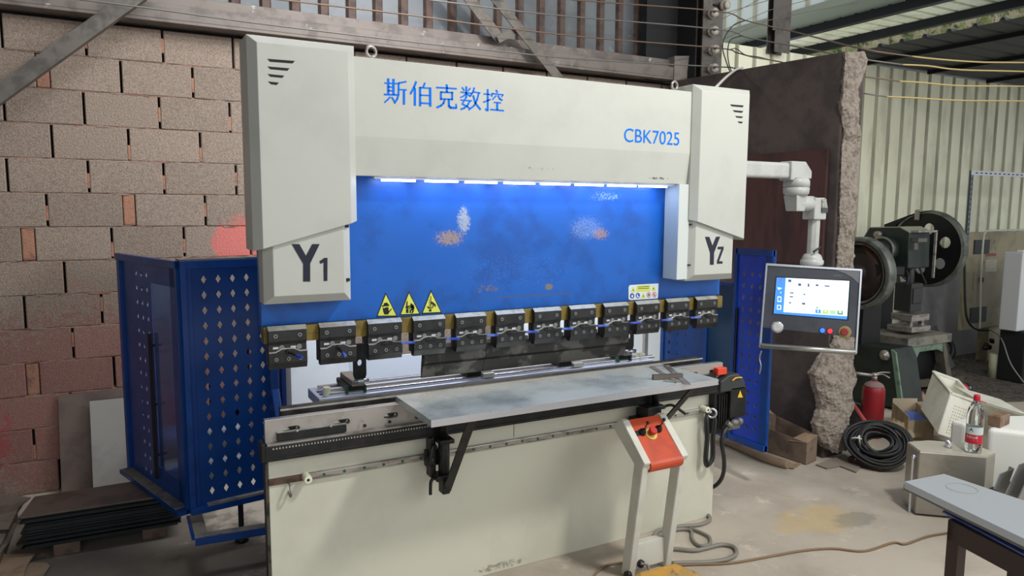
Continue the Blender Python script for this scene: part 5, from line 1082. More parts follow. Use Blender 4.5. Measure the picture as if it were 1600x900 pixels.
b = B(); b.frus([at(1425, 712, Z=0), at(1470, 712, Z=0), at(1470, 700, Z=0), at(1425, 700, Z=0)], [at(1418, 695, Z=.07), at(1469, 697, Z=.07), at(1469, 690, Z=.07), at(1418, 688, Z=.07)]); b.done('carton_scrap', mat('grey_carton2', (176, 164, 146), .85, c2=(120, 96, 76), sc=9), label='squashed pale carton behind the stainless tank', cat='carton')
b = B(); b.sheet([at(1462, 668, Z=.15), at(1482, 634, Z=.22), at(1486, 640, Z=.2), at(1478, 680, Z=.03)], .004); b.done('carton_flap', carddk, label='dark brown cardboard flap standing between the carton box and the white crate', cat='cardboard')
# stainless tank
TK = thing('stainless_tank', 'eight-sided stainless steel tank standing on the floor by the bench', 'tank', at(1480, 800, Z=0))
zT = .39; A5 = [at(*p, Z=zT) for p in ((1417, 691), (1437, 705), (1541.5, 714), (1548, 706), (1522, 700), (1474, 692))]
A5 = [at(1417, 691, Z=zT), at(1437, 706, Z=zT), at(1541.5, 714, Z=zT), at(1556, 708, Z=zT), at(1520, 694, Z=zT), at(1450, 688.5, Z=zT)]
b = B(); b.prism([V((p.x, p.y, .012)) for p in A5], (0, 0, zT-.012)); b.done('shell', stain, TK, bevel=.006, seg=3)
b = B(); cc_ = sum(A5, V())/6; b.prism([V((cc_.x+(p.x-cc_.x)*.97, cc_.y+(p.y-cc_.y)*.97, zT+.0005)) for p in A5], (0, 0, .003)); b.done('lid', mat('stain_lid', (214, 208, 192), .45, .4), TK)
b = B(); p0, p1 = atp(1431, 714, A5[0], V(((A5[1]-A5[0]).y, -(A5[1]-A5[0]).x, 0))), atp(1426, 803, A5[0], V(((A5[1]-A5[0]).y, -(A5[1]-A5[0]).x, 0)))
nd = V(((A5[1]-A5[0]).y, -(A5[1]-A5[0]).x, 0)).normalized(); nd = nd if nd.dot(CAM-p0) > 0 else -nd
p1.x, p1.y = p0.x, p0.y; b.tube([p0+nd*.002, p0+nd*.012, p0+nd*.014-V((0, 0, .015)), p1+nd*.014+V((0, 0, .015)), p1+nd*.012, p1+nd*.002], .008, 10, 3); b.done('gauge_tube', silver, TK)
p = at(1482, 699, Z=zT+.004); b = B(); b.lathe([(.015, 0), (.019, 0), (.019, .04), (.015, .04), (.015, .002)], p, (0, 0, 1), 24, caps=False); b.done('steel_ring', silver, label='short steel pipe ring standing on the tank beside the bottle', cat='ring')
# water bottles
def bottle(base, H_, ax=(0, 0, 1), label='', letters=True):
    s = H_/.32; T_ = thing('water_bottle', label, 'bottle', base, 'clear water bottles with red caps'); ax = V(ax).normalized(); base = V(base)
    b = B(); b.lathe([(.030*s, .002), (.040*s, .008*s), (.041*s, .03*s), (.0405*s, .14*s), (.042*s, .15*s), (.042*s, .20*s), (.036*s, .24*s), (.022*s, .275*s), (.0145*s, .285*s), (.0145*s, .30*s)], base, ax, 32); b.done('body', glassy, T_)
    b = B(); b.lathe([(.0165*s, .288*s), (.0165*s, .291*s), (.0155*s, .293*s), (.0165*s, .295*s), (.0165*s, .315*s), (.014*s, .32*s)], base, ax, 24); b.done('cap', capred, T_)
    b = B(); b.lathe([(.0415*s, .055*s), (.0415*s, .105*s)], base, ax, 32, caps=False); b.done('label', mat('red_label', (196, 32, 58), .4), T_)
    b = B(); b.lathe([(.0413*s, .106*s), (.0415*s, .150*s)], base, ax, 32, caps=False); b.done('label_top', mat('clear_label', (206, 216, 214), .4), T_)
    return T_, s
bt = at(1520, 706, Z=zT+.004); Hb = (at(1522, 618, Y=bt.y).z-bt.z)
T_, s = bottle(bt, Hb, label='upright clear water bottle with a red cap on the stainless tank')
d = (CAM-bt); d.z = 0; d.normalize(); rt_ = V((-d.y, d.x, 0)); rt_ = rt_ if rt_.dot(cr) > 0 else -rt_
def onb(u, v, r=.0422): a = u/(.0415); return bt+(rt_*math.sin(a)+d*math.cos(a))*r*s+V((0, 0, v*s))
# lettering wrapped round the bottle label
cuv = bpy.data.curves.new('t', 'FONT'); cuv.body = '农夫山泉'; tt = bpy.data.objects.new('t', cuv); C.objects.link(tt)
me = bpy.data.meshes.new_from_object(tt.evaluated_get(bpy.context.evaluated_depsgraph_get())); bpy.data.objects.remove(tt)
xs = [v.co.x for v in me.vertices]; ys = [v.co.y for v in me.vertices]; b = B(); b.bm.from_mesh(me)
for v in b.bm.verts: v.co = onb(-.040+.060*(v.co.x-min(xs))/(max(xs)-min(xs)), .084+.016*(v.co.y-min(ys))/(max(ys)-min(ys)))
b.done('label_lettering', white, T_)
b = B()
for k, (u0, u1) in enumerate(((-.040, -.006), (0.0, .02))): b.face([b.bm.verts.new(onb(*p)) for p in ((u0, .074), (u1, .074), (u1, .077), (u0, .077))])
b.face([b.bm.verts.new(onb(*p)) for p in ((-.04, .064), (.02, .064), (.02, .066), (-.04, .066))]); b.done('label_lines', mat('pink_text', (232, 170, 180), .5), T_)
b = B(); b.face([b.bm.verts.new(onb(*p)) for p in ((-.026, .122), (-.004, .122), (-.015, .143))]); b.done('label_emblem', mat('green_emblem', (20, 70, 52), .5), T_)
b = B(); b.tube([bt+V((0, 0, .289*s))+rt_*.017*s, bt+V((0, 0, .284*s))+rt_*.035*s, bt+V((0, 0, .280*s))+rt_*.045*s], .003, 6); b.done('cap_strap', capred, T_)
p0 = at(1470, 613, Z=.045); p1 = at(1508, 607, Z=.045); dd = (p1-p0)
bottle(p1+dd*.12, (dd*1.12).length, ax=-dd, label='clear water bottle with a red cap lying on its side on the gritty ground')
# white crate, tilted, and white tub
CRt = thing('plastic_crate', 'tilted white perforated plastic crate behind the upright water bottle', 'crate', at(1500, 690, Z=0))
cw = mat('white_crate', (224, 222, 208), .5, c2=(206, 204, 190), sc=5)
a0, a1, a2_, a3 = at(1466, 678, Y=2.95), at(1514, 694, Y=2.90), at(1526, 628, Y=2.95), at(1486, 614, Y=3.0)
dp = V((.30, .32, .06))
# outer front face with holes
Uc = (a1-a0); Wc = (a3-a0)
fb = perf(a0, Uc.normalized(), Wc.normalized(), .07, 9, .024, .03, 10, .024, .006, .0065, Uc.length, Wc.length); fb.done('front_side', cw, CRt, solid=.006)
b = B(); b.prism([a0, a1, a1+dp, a0+dp], V((0, 0, .006))); b.sheet([a0, a3, a3+dp, a0+dp], .007); b.sheet([a1, a2_, a2_+dp, a1+dp], .007); b.sheet([a0+dp, a1+dp, a2_+dp, a3+dp], .007)
b.beam(a3, a2_, .02, .02); b.beam(a3, a3+dp, .02, .02); b.beam(a2_, a2_+dp, .02, .02); b.beam(a3+dp, a2_+dp, .02, .02); b.done('crate_body', cw, CRt, bevel=.003)
WT = thing('plastic_tub', 'large white plastic tub behind the stainless tank', 'tub', at(1580, 760, Z=0))
tw = mat('white_tub', (236, 236, 228), .45)
p = at(1500, 712, Z=.0); y0 = 2.55; b = B()
t0, t1_, t2_, t3 = at(1543, 668, Z=.5), at(1640, 680, Z=.5), at(1640, 648, Z=.5), at(1560, 648, Z=.5)
def dn(p, s=.04): return V((p.x, p.y, 0))
b.frus([dn(t0), dn(t1_), dn(t2_), dn(t3)], [t0, t1_, t2_, t3]); b.done('tub_body', tw, WT, bevel=.03, seg=4)
g0, g1 = at(1498, 660, Y=2.75), at(1503, 700, Y=2.75); b = B(); b.box(g0.x-.01, g0.x+.16, 2.70, 2.80, 0, g0.z); b.done('jug', tw, label='small white plastic jug with a moulded handle hole between the crate and the tub', cat='jug', bevel=.02)
# crate lying long behind
b = B(); l0, l1, l2, l3 = at(1530, 628, Z=.42), at(1610, 652, Z=.42), at(1610, 672, Z=.30), at(1540, 650, Z=.30)
b.sheet([l0, l1, l2, l3], .008); b.sheet([l0, l1, l1+V((.2, .3, .02)), l0+V((.2, .3, .02))], .02); b.frus([dn(l3), dn(l2), dn(l1)+V((.2, .3, 0)), dn(l0)+V((.2, .3, 0))], [l3, l2, l2+V((.2, .3, 0)), l3+V((.2, .3, 0))]); b.done('long_crate', cw, label='long white plastic crate lying behind the tub at the right edge', cat='crate')
p = at(1560, 664, Z=.50); b = B(); b.obox(p+V((0, 0, .035)), (.07, .01, 0), (-.005, .035, 0), (0, 0, .034)); b.done('wrapped_brick', mat('taped_wood', (136, 108, 86), .6, c2=(96, 70, 52), sc=18), label='small brown wrapped block lying on the white tub', cat='block', bevel=.006)
# bench with steel sheets, bottom right
ZB = .75
BN = thing('steel_bench', 'dark brown steel bench frame at the lower right corner carrying grey sheets', 'bench', (2.7, 1.3, 0))
e0, e1, e2, e3 = at(1413, 752, Z=ZB), at(1475, 740, Z=ZB), at(1640, 795, Z=ZB), at(1660, 870, Z=ZB)
long_ = (at(1600, 842, Z=ZB)-e0).normalized(); acr = (e1-e0)
c0 = at(1481, 812, Z=.665); fr0 = c0; L1 = .95
def bx(o, u, v, z0, z1, lu, lv): # oriented box on the bench axes
    u, v = V(u).normalized(), V(v).normalized(); return [o, o+u*lu, o+u*lu+v*lv, o+v*lv]
ac = acr.normalized(); b = B(); o0 = V((c0.x, c0.y, 0))
for du_, dv_ in ((0, 0), (L1, 0), (0, .36), (L1, .36)):
    q = bx(o0+long_*du_+ac*dv_, long_, ac, 0, 0, .05, .05); b.frus(q, [V((p.x, p.y, .66)) for p in q])
b.done('leg', brownst, BN, bevel=.003, each=True)
b = B(); q = bx(o0, long_, ac, 0, 0, L1+.05, .05); b.frus([V((p.x, p.y, .59)) for p in q], [V((p.x, p.y, .668)) for p in q]); q = bx(o0+ac*.36, long_, ac, 0, 0, L1+.05, .05); b.frus([V((p.x, p.y, .59)) for p in q], [V((p.x, p.y, .668)) for p in q])
q = bx(o0, long_, ac, 0, 0, .05, .4); b.frus([V((p.x, p.y, .59)) for p in q], [V((p.x, p.y, .667)) for p in q]); b.done('top_rail', brownst, BN, bevel=.003)
b = B(); k0 = o0+long_*.04+ac*.02; b.beam(k0+V((0, 0, .2)), k0+long_*.4+V((0, 0, .6)), .05, .02, up=(1, 0, 0)); b.beam(k0+long_*.9+V((0, 0, .2)), k0+long_*.45+V((0, 0, .6)), .05, .02, up=(1, 0, 0)); b.done('diagonal_brace', brownst, BN)
pc_ = at(1503, 763, Z=ZB+.001); b = B(); b.torus(pc_, (0, 0, 1), .052, .0006, 40, 4); ring_b = b; shl = [('grey_sheet_metal', [e0, e1, e2, e3], ZB-.028, .028, mat('satin_sheet', (190, 196, 200), .3, .4), 'long folded satin steel sheet on top of the brown bench, nearest the camera'),
       ('grey_sheet_metal', [at(1411, 765, Z=.70)+V((0, 0, 0)), at(1475, 752, Z=.70), at(1640, 808, Z=.70), at(1660, 890, Z=.70)], .700, .0215, mat('dark_edge_sheet', (112, 114, 124), .35, .7), 'second folded steel sheet just under the top one on the brown bench'),
       ('film_sheet', [at(1472, 800, Z=.672), at(1490, 790, Z=.672), at(1650, 850, Z=.672), at(1670, 905, Z=.672)], .6685, .008, mat('blue_film', (96, 116, 176), .3, .3), 'thin blue film covered steel sheet lowest on the brown bench')]
for nm, P, z, t, m, lb in shl:
    b = B(); b.prism([V((p.x, p.y, z)) for p in P], (0, 0, t)); o = b.done(nm, m, label=lb, cat='sheet', group='sheets on the bench', bevel=.002)
    if z+t > .74: ring_b.done('circle_mark', mat('scribed_ring', (150, 152, 150), .4, .5), o, origin=tuple(o.location))
# stacked channels on the floor between tub and bench
chm = mat('grey_profile', (160, 160, 156), .35, .7, c2=(120, 120, 118), sc=3); 
cl_ = ['leftmost bent steel profile leaning against the white tub', 'middle bent steel profile leaning against the white tub', 'right bent steel profile leaning against the white tub']
for k, (pl, lb) in enumerate(zip([((1553, 764), (1562, 741), (1584, 732), (1569, 772)), ((1571, 772), (1593, 726), (1612, 720), (1598, 780)), ((1590, 782), (1614, 728), (1640, 722), (1630, 796))], cl_)):
    P = [at(*p, Y=1.95-.05*k) for p in pl]
    b = B(); b.sheet(P, .006); b.prism([P[2], P[3], P[3]+V((.015, .03, 0)), P[2]+V((.015, .03, 0))], (.003, 0, 0))
    o = b.done('bent_profile', chm, label=lb, cat='profile', group='bent steel profiles')
b = B(); p = at(1590, 765, Y=1.95); b.box(p.x-.02, p.x+.5, 1.97, 2.10, 0, at(1575, 778, Y=1.95).z-.02); b.done('profile_stand', purlin, label='low black trestle under the bent steel profiles by the bench', cat='stand')
# dark profile at edge by tub
a = at(1592, 680, Y=2.3); b = B(); b.box(a.x, a.x+.2, 2.28, 2.34, 0, a.z); b.done('upright_profile', mat('dark_profile', (96, 96, 96), .4, .6), label='upright grey steel profile at the right edge beside the tub', cat='profile')
# ================================================================ far bay: presses and cabinets
b = B()
for i in range(900):
    x = random.uniform(6.9, 10.5); y = random.uniform(3.7, 5.2)
    if x < 7.4 and y < 4.0: continue
    p = V((x, y, .006)); a = random.random()*6.28; d = V((math.cos(a), math.sin(a), random.uniform(-.2, .4)))*random.uniform(.01, .04); w2 = V((-d.y, d.x, 0)).normalized()*.004
    b.face([b.bm.verts.new(v) for v in (p-d-w2, p+d-w2, p+d+w2, p-d+w2)])
b.done('metal_scraps', mat('scrap_metal', (150, 146, 140), .4, .7), kind='stuff', label='scattered metal shavings on the dark ground before the far wall', cat='scrap', recalc=False)
b = B(); b.prism([(6.7, 3.9, .001), (8, 3.4, .001), (12, 2.6, .001), (12, 5.39, .001), (6.2, 5.39, .001), (6.3, 4.4, .001)], (0, 0, .003)); b.done('floor_grime', mat('dark_grit', (88, 80, 72), .95, c2=(60, 56, 52), sc=8, c3=(120, 112, 104), sc3=40, bump=.8, bsc=60), kind='structure')
# near press: flywheel + guard box
P1 = thing('power_press', 'dark power press with a big worn flywheel half hidden by the broken wall end', 'machine', (6.2, 4.4, 0), 'dark power presses')
Xf = 5.95; cF = at(1338, 427, X=Xf); rF = abs(at(1338, 370, X=Xf).z-at(1338, 484, X=Xf).z)/2
b = B(); b.lathe([(rF*.78, .03), (rF*.80, -.005), (rF*.97, -.005), (rF, .004), (rF, .09), (rF*.6, .09)], cF, (1, 0, 0), 56); b.done('flywheel', rim, P1)
b = B(); b.lathe([(.03, -.03), (.07, -.03), (.075, .01), (.10, .02), (rF*.80, .03), (rF*.80, .06)], cF, (1, 0, 0), 48); b.done('flywheel_web', mat('web_rust', (46, 34, 30), .6, .2, c2=(110, 62, 34), sc=4, lo=.5, hi=.7), P1)
b = B(); b.torus(cF+V((.002, 0, 0)), (1, 0, 0), rF*.86, .012, 48); b.done('flywheel_ring', black, P1)
b = B()
for k in range(5): a = k*2*math.pi/5+.4; c = cF+V((.028, math.cos(a)*rF*.52, math.sin(a)*rF*.52)); b.cyl(c-V((.003, 0, 0)), c+V((.004, 0, 0)), rF*.17, n=24)
b.done('flywheel_hole', dark, P1, each=True)
Xb = 6.35
b = B(); b.box(6.08, 6.36, 4.35, 4.95, 0, 1.35); b.box(Xf+.1, 6.6, cF.y-.05, cF.y+.05, cF.z-.05, cF.z+.05); b.done('frame', pressblk, P1, bevel=.02)
pl = [at(*p, X=6.05) for p in ((1326, 636), (1326, 537), (1393, 545), (1400, 560), (1411, 640))]
b = B(); b.prism([V((6.05, p.y, max(p.z, 0.0))) for p in pl], (.30, 0, 0)); b.done('side_cover', pressgr, P1, bevel=.006)
b = B(); p_ = [at(*p, X=6.045) for p in ((1392, 546), (1399, 551), (1411, 640), (1404, 640))]; b.prism([V((6.045, p.y, max(p.z, 0))) for p in p_], (.02, 0, 0)); b.done('cover_edge', pressgr2, P1)
c = at(1382, 555, X=6.04); b = B(); b.lathe([(.05, .01), (.045, -.01), (.02, -.015), (.02, -.03)], c, (1, 0, 0), 20); b.done('round_lug', steel, P1)
# far press: C frame, ram, table, big flywheel
P2 = thing('power_press', 'dark green power press with a large holed flywheel, right of the broken wall', 'machine', (7.0, 4.5, 0), 'dark power presses')
XS = 6.75
hp_ = lambda x, y: at(1320+x/4.5, 320+y/4.5, X=XS)
b = B(); P = [hp_(*p) for p in ((128, 228), (172, 158), (386, 154), (452, 190), (446, 450), (350, 455), (340, 420), (150, 400), (128, 380))]
b.prism([V((XS, p.y, p.z)) for p in P], (.34, 0, 0)); b.done('crown', pressgr, P2, bevel=.012)
yfp = hp_(452, 190).y; ztp = hp_(386, 154).z
b = B(); b.prism([V((XS-.002, p.y, p.z+.002)) for p in (hp_(172, 158), hp_(386, 154), hp_(452, 190))]+[V((XS-.002, p.y, p.z-.008)) for p in (hp_(452, 190), hp_(386, 154), hp_(172, 158))], (.345, 0, 0)); b.done('crown_top', mat('dusty_green', (150, 150, 132), .8), P2)
b = B(); zt2_ = at(1390, 525, Y=4.35).z; yb2 = yfp+.05
b.box(XS+.02, XS+.32, yfp+.32, 5.0, 0, ztp-.45); b.done('column', pressblk, P2, bevel=.02)
c = hp_(305, 315); b = B(); b.lathe([(.05, -.28), (.05, -.10), (.11, -.10), (.13, -.08), (.13, .0)], V((XS, c.y, c.z)), (1, 0, 0), 28); b.done('shaft_hub', pressgr, P2)
b = B(); b.lathe([(.055, -.29), (.075, -.285), (.075, -.26), (.03, -.26)], V((XS, c.y, c.z)), (1, 0, 0), 24); b.torus(V((XS-.10, c.y, c.z)), (1, 0, 0), .12, .014); b.done('hub_rim', rim, P2)
c = hp_(245, 210); b = B(); b.cyl((XS-.05, c.y, c.z), (XS, c.y, c.z), .035); b.box(XS-.045, XS-.02, c.y-.02, c.y+.02, c.z-.2, c.z); b.done('link_arm', steel, P2)
rx = XS+.13; yq = yfp-.02
zz = lambda y: at(1425, y, Y=yq).z
b = B(); b.cyl((rx, yq+.06, zz(415)), (rx, yq+.06, zz(445)), .035); b.box(rx-.09, rx+.09, yq-.02, yq+.16, zz(487), zz(443)); b.box(rx-.075, rx+.075, yq-.035, yq, zz(474), zz(450)); b.done('slide', mat('slide_dark', (62, 62, 62), .5, .4), P2, bevel=.008)
b = B(); b.box(rx-.15, rx+.13, yq-.08, yq+.14, zz(500), zz(490)); b.box(rx-.12, rx-.08, yq-.05, yq-.01, zz(515), zz(500)); b.box(rx+.06, rx+.10, yq-.05, yq-.01, zz(515), zz(500)); b.box(rx-.17, rx+.13, yq-.10, yq+.16, zz(516), zz(508)); b.done('die_set', steel, P2, bevel=.004)
zt3 = at(1453, 524, Y=yq-.15).z
b = B(); b.box(rx-.34, rx+.36, yq-.18, yq+.4, zt3-.085, zt3); b.done('bolster', mat('bolster_steel', (140, 136, 126), .6, .3, c2=(100, 96, 90), sc=9), P2, bevel=.004)
b = B(); yl = yq-.16
b.prism([(rx-.27, yl, zt3-.085), (rx+.30, yl, zt3-.085), (rx+.30, yl, zt3-.20), (rx+.20, yl, zt3-.16), (rx+.16, yl, zt3-.15), (rx-.12, yl, zt3-.15), (rx-.18, yl, zt3-.25), (rx-.27, yl, zt3-.28)], (0, .3, 0))
b.done('stand', pressgr2, P2, bevel=.004); b = B(); b.prism([(rx+.30, yl, zt3-.085), (rx+.42, yl-.05, 0), (rx+.33, yl-.05, 0), (rx+.24, yl, zt3-.085)], (0, .1, 0)); b.prism([(rx-.27, yl, zt3-.15), (rx-.36, yl-.05, 0), (rx-.30, yl-.05, 0), (rx-.22, yl, zt3-.15)], (0, .5, 0)); b.done('stand_leg', mat('worn_leg', (96, 88, 78), .7, c2=(70, 64, 58), sc=9), P2, bevel=.004, each=True)
b = B(); b.box(rx-.33, rx+.30, yl+.1, yl+.45, 0, zt3-.15); b.done('stand_body', pressblk, P2)
b = B(); b.beam((rx-.30, yl-.09, .16), (rx+.42, yl-.12, .13), .03, .07); b.done('bottom_bar', mat('olive_bar', (74, 68, 54), .7), P2)
b = B(); b.box(rx+.18, rx+.20, yq-.06, yq-.04, zz(435)+.0, zz(362)); b.box(rx-.1, rx+.20, yq-.06, yfp+.0, zz(363), zz(360)); b.done('guard_bar', steel, P2)
b = B(); b.box(rx-.10, rx+.04, yq-.06, yfp, zz(378), zz(372)); b.box(rx-.11, rx-.05, yq-.03, yfp, zz(390), zz(379)); b.done('switch_box', mat('switch_grey', (90, 90, 86), .5), P2)
for dx, k in ((-.10, 0), (.12, 1)): b = B(); b.tube([(rx+dx, yq+.05, zz(420)), (rx+dx-.02, yq, zz(432)), (rx+dx*1.4, yq, zz(445))], .008, 6); b.done('air_hose', rubber, P2)
XF = 7.42; cF = at(1447, 389, X=XF); rF = abs(at(1458, 328, X=XF).z-at(1458, 449, X=XF).z)/2
# holed disc
b = B(); hl_ = [(1452, 356), (1477, 379), (1468, 411), (1438, 419)]; n = 72
Hc = [at(*p, X=XF) for p in hl_]; hr_ = rF*.145
def disc_holes(b, X, c, R, holes, hr, nn=64):
    """planar disc in the YZ plane with round holes, made by angular sectors"""
    inn = R*.50; out = R*.86; kk = len(holes); 
    return
# web as a fan of sectors: each of 8 sectors carries one hole
secs = 8; a0_ = math.atan2(Hc[1].z-cF.z, Hc[1].y-cF.y); Rm = sum(((h.y-cF.y)**2+(h.z-cF.z)**2)**.5 for h in Hc)/4; ri, ro = Rm-hr_*1.5, rF*.93
def pp(a, r, dx=0): return V((XF+dx, cF.y+math.cos(a)*r, cF.z+math.sin(a)*r))
hang = [math.atan2(h.z-cF.z, h.y-cF.y) for h in Hc]
hang = sorted(hang); st = (2*math.pi-0)/8
angs = [a0_+k*math.pi/3.6 for k in range(7)]; 
b = B(); angs = sorted([(h % (2*math.pi)) for h in hang]); extra = []
for i, a in enumerate(angs):
    nx_ = angs[(i+1) % len(angs)]+(2*math.pi if i == len(angs)-1 else 0)
    if nx_-a > 1.3:
        m_n = int(round((nx_-a)/.75))-1
        for q_ in range(m_n): extra.append((a+(nx_-a)*(q_+1)/(m_n+1)))
cents = sorted([a for a in angs]+[e % (2*math.pi) for e in extra])
for i, a in enumerate(cents):
    pv = cents[i-1]-(2*math.pi if i == 0 else 0); nx_ = cents[(i+1) % len(cents)]+(2*math.pi if i == len(cents)-1 else 0)
    l, r2 = (a+pv)/2, (a+nx_)/2; hc_ = V((XF, cF.y+math.cos(a)*Rm, cF.z+math.sin(a)*Rm)); M_ = 24
    border = [pp(l+(r2-l)*t/7, ro) for t in range(8)]+[pp(r2, ro+(ri-ro)*t/5) for t in range(1, 5)]+[pp(r2+(l-r2)*t/7, ri) for t in range(8)]+[pp(l, ri+(ro-ri)*t/5) for t in range(1, 5)]
    border.sort(key=lambda p: math.atan2(p.z-hc_.z, p.y-hc_.y)); M_ = len(border)
    inr = [hc_+V((0, math.cos(t_), math.sin(t_)))*hr_ for t_ in [math.atan2(p.z-hc_.z, p.y-hc_.y) for p in border]]
    bo_ = [b.bm.verts.new(p) for p in border]; bi_ = [b.bm.verts.new(p) for p in inr]
    for k in range(M_): b.face([bi_[k], bi_[(k+1) % M_], bo_[(k+1) % M_], bo_[k]])
ce = b.bm.verts.new(pp(0, 0)); rg = [b.bm.verts.new(pp(2*math.pi*k/48, ri*1.01)) for k in range(48)]
for k in range(48): b.face([ce, rg[k], rg[(k+1) % 48]])
b.done('flywheel_web', pressblk, P2, solid=.02, recalc=False)
b = B(); n = 72; rs = []
for k in range(n+1):
    a = 2*math.pi*k/n; rs.append([pp(a, rF*.93, -.02), pp(a, rF, -.01), pp(a, rF, .06), pp(a, rF*.93, .06)])
b.rings(rs, caps=False, smooth=False); b.done('flywheel_rim', rim, P2)
b = B(); b.cyl((XS+.5, cF.y, cF.z), (XF+.05, cF.y, cF.z), .06); b.done('shaft', pressblk, P2)
# belt guard running up left
b = B(); b.prism([pp(math.radians(62), rF*1.0, -.025), pp(math.radians(95), rF*1.01, -.025), at(1381, 351, X=XF), at(1385, 345+18, X=XF)], (.05, 0, 0)); b.done('belt_guard', pressblk, P2)
b = B(); b.box(XF-.03, XF-.02, cF.y+.0+.08, cF.y+.13, cF.z+rF*.75, cF.z+rF*1.02); b.done('guard_strap', steel, P2)
# leaning grey sheets at the far wall
board('leaning_sheet', ((1400, 398), (1560, 398), (1560, 566), (1436, 600)), mat('grey_leaning', (186, 188, 192), .5, .1, c2=(160, 162, 166), sc=2), 'large grey steel sheet leaning on the far wall behind the flywheel', .2, .012, 5.36, 'sheet')
b = B(); b.sheet([at(1448, 520, Y=4.95), at(1462, 508, Y=5.0), at(1492, 572, Y=4.7), at(1476, 582, Y=4.7)], .01); b.done('leaning_sheet', mat('dark_leaning', (88, 88, 88), .5, .3), label='narrow dark steel sheet leaning beside the green press stand', cat='sheet')
b = B(); c = at(1470, 580, Y=4.95); b.torus(V((c.x-.05, c.y, .2)), (-.6, -1, .3), .15, .035, 32); b.done('tyre', rubber, label='dark rubber tyre behind the stand of the green press', cat='tyre')
# control cabinet panel and slotted frame
CBN = thing('control_cabinet', 'dirty beige machine control panel with dark vents at the far wall', 'cabinet', (9.2, 4.7, 0))
YK = 4.72; cb_ = mat('dirty_beige', (150, 142, 116), .6, c2=(126, 118, 96), sc=3, c3=(72, 66, 54), sc3=7, lo3=.6, hi3=.72)
kx0, kx1, kzt, kzb = at(1510, 400, Y=YK).x, at(1640, 400, Y=YK).x, at(1560, 362, Y=YK).z, at(1540, 512, Y=YK).z
b = B(); b.box(kx0, kx1, YK, 4.76, kzb, kzt); b.box(kx0+.75, kx1, YK+.1, 4.95, 0, kzb); b.done('body', cb_, CBN, bevel=.006)
b = B()
for pa_, pb_ in (((1522, 375), (1544, 396)), ((1516, 481), (1539, 502))): a_, c_ = at(*pa_, Y=YK), at(*pb_, Y=YK); b.box(a_.x, c_.x, YK-.012, YK+.001, c_.z, a_.z)
b.done('vent', mat('vent_dark', (40, 42, 44), .6), CBN, bevel=.003, each=True)
a_, c_ = at(1541, 396, Y=YK), at(1556, 400, Y=YK); b = B(); b.box(a_.x, c_.x, YK-.003, YK, c_.z, a_.z); b.done('red_label', mat('rl', (130, 50, 44), .5), CBN)
a_, c_ = at(1540, 406, Y=YK), at(1556, 424, Y=YK); b = B(); b.box(a_.x, c_.x, YK-.003, YK, c_.z, a_.z); b.done('data_plate', mat('dp', (178, 174, 158), .5, c2=(120, 116, 100), sc=60), CBN)
a_, c_ = at(1522, 425, Y=YK), at(1538, 452, Y=YK); b = B(); b.box(a_.x, c_.x, YK-.006, YK, c_.z, a_.z); b.done('switch_plate', cb_, CBN); a_, c_ = at(1530, 434, Y=YK), at(1534, 441, Y=YK); b = B(); b.box(a_.x, c_.x, YK-.02, YK, c_.z, a_.z); b.done('switch', dark, CBN)
WB = thing('white_cabinet', 'white metal cabinet sitting on the black base at the right edge', 'cabinet', (8, 4.1, .7))
YB_ = 4.0; a_, c_ = at(1567, 393, Y=YB_), at(1562, 517, Y=YB_); xq = at(1565, 450, Y=4.22).x; yq2 = at(1594, 450, X=xq).y; a_, c_ = at(1565, 393, X=xq), at(1565, 515, X=xq); b = B(); b.box(xq, xq+.9, yq2, 4.22, c_.z, a_.z); b.done('body', mat('white_enamel', (206, 208, 210), .4), WB, bevel=.01)
b = B(); b.box(xq+.1, xq+.4, yq2+.05, 4.15, a_.z, a_.z+.02); b.done('top_tray', white, WB)
zb3 = c_.z; a_ = at(1558, 612, Z=0); b = B(); xq3 = at(1558, 560, Y=4.25).x; b.box(xq3, xq3+1.2, yq2-.06, 4.25, 0, zb3); b.done('machine_base', mat('black_box', (30, 32, 34), .5), label='black machine base under the white cabinet at the right edge', cat='base', bevel=.02)
SF = thing('slotted_frame', 'slotted steel angle frame rising in front of the far cream wall', 'frame', at(1512, 520, Y=4.6)); YS = 4.70
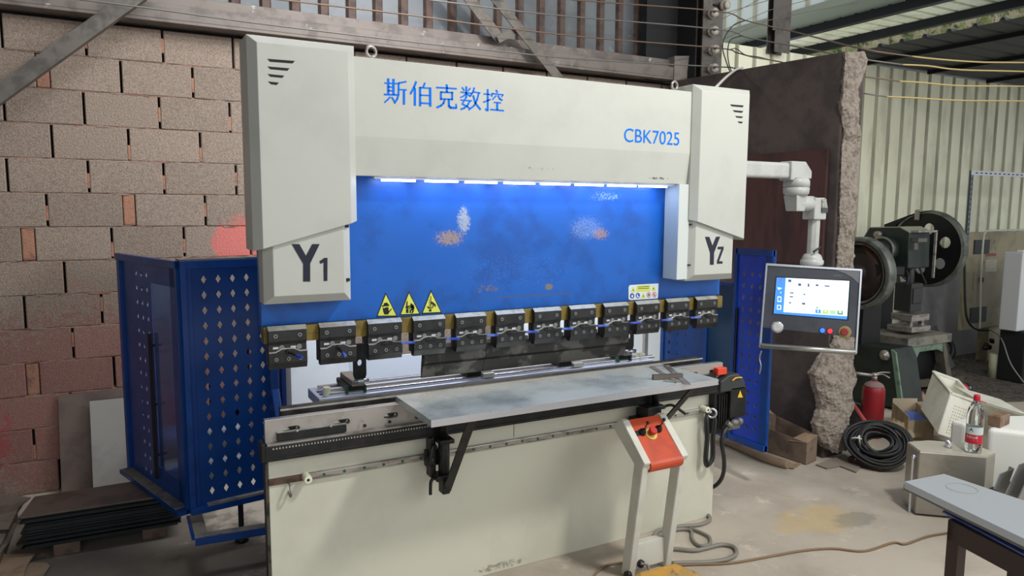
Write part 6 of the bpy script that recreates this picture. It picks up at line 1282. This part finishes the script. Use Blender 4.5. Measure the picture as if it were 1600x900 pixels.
p0, p1 = at(1513, 570, Y=YS), at(1516, 266, Y=YS); xv = at(1515, 300, Y=YS).x; b = B(); b.box(xv, xv+.055, YS, YS+.005, kzt-.25, p1.z); b.box(xv, xv+.005, YS, YS+.02, kzt-.25, p1.z); b.done('upright', mat('slot_grey', (110, 118, 126), .5, .4), SF)
b = B(); b.box(xv, xv+2.0, YS-.006, YS-.001, p1.z-.05, p1.z); b.done('crossbar', mat('slot_white', (205, 210, 220), .5), SF)
b = B()
for k in range(int((p1.z-kzt+.2)/.055)): b.box(xv+.022, xv+.034, YS-.0015, YS+.0, kzt-.2+k*.055, kzt-.17+k*.055)
for k in range(20): b.box(xv+.08+k*.09, xv+.12+k*.09, YS-.0075, YS-.006, p1.z-.032, p1.z-.02)
b.done('slot_row', dark, SF, kind='stuff')
b = B(); b.tube([at(1600, 359, Y=4.55), at(1560, 360, Y=4.55), at(1540, 362, Y=4.6), at(1536, 380, Y=4.62), at(1533, 430, Y=4.62), at(1532, 480, Y=4.62), at(1531, 515, Y=4.62)], .011, 8); b.done('hanging_cable', mat('cable_white', (196, 196, 186), .5), label='pale cable looping down in front of the beige control panel', cat='cable')
b = B(); b.tube([at(1507, 400, Y=4.6), at(1508, 470, Y=4.6), at(1512, 500, Y=4.6), at(1525, 514, Y=4.6), at(1545, 516, Y=4.55)], .013, 8); b.done('hanging_cable', rubber, label='black cable curving down left of the beige control panel', cat='cable')
b = B(); b.tube([at(1548, 516, Y=4.55), at(1565, 530, Y=4.2), at(1580, 570, Y=3.9), at(1610, 610, Y=3.6)], .006, 6); b.done('hanging_cable', mat('cable_grey', (150, 148, 140), .5), label='thin pale cable hanging across the black base at the right edge', cat='cable')
b = B()
for k in range(5): c = at(1538+random.uniform(-8, 12), 538+random.uniform(-6, 8), Y=4.6); b.blob(c, .03, .03, .035, 8, .2)
b.done('plug_cluster', rubber, label='cluster of black plugs hanging below the beige control panel', cat='plug')
b = B(); c = at(1553, 590, Y=4.3); b.cyl((c.x, 4.3, 0), (c.x, 4.3, at(1553, 553, Y=4.3).z), .06, n=16); b.done('pale_canister', mat('pale_green_can', (178, 180, 150), .6), label='pale upright canister standing left of the black base', cat='canister')
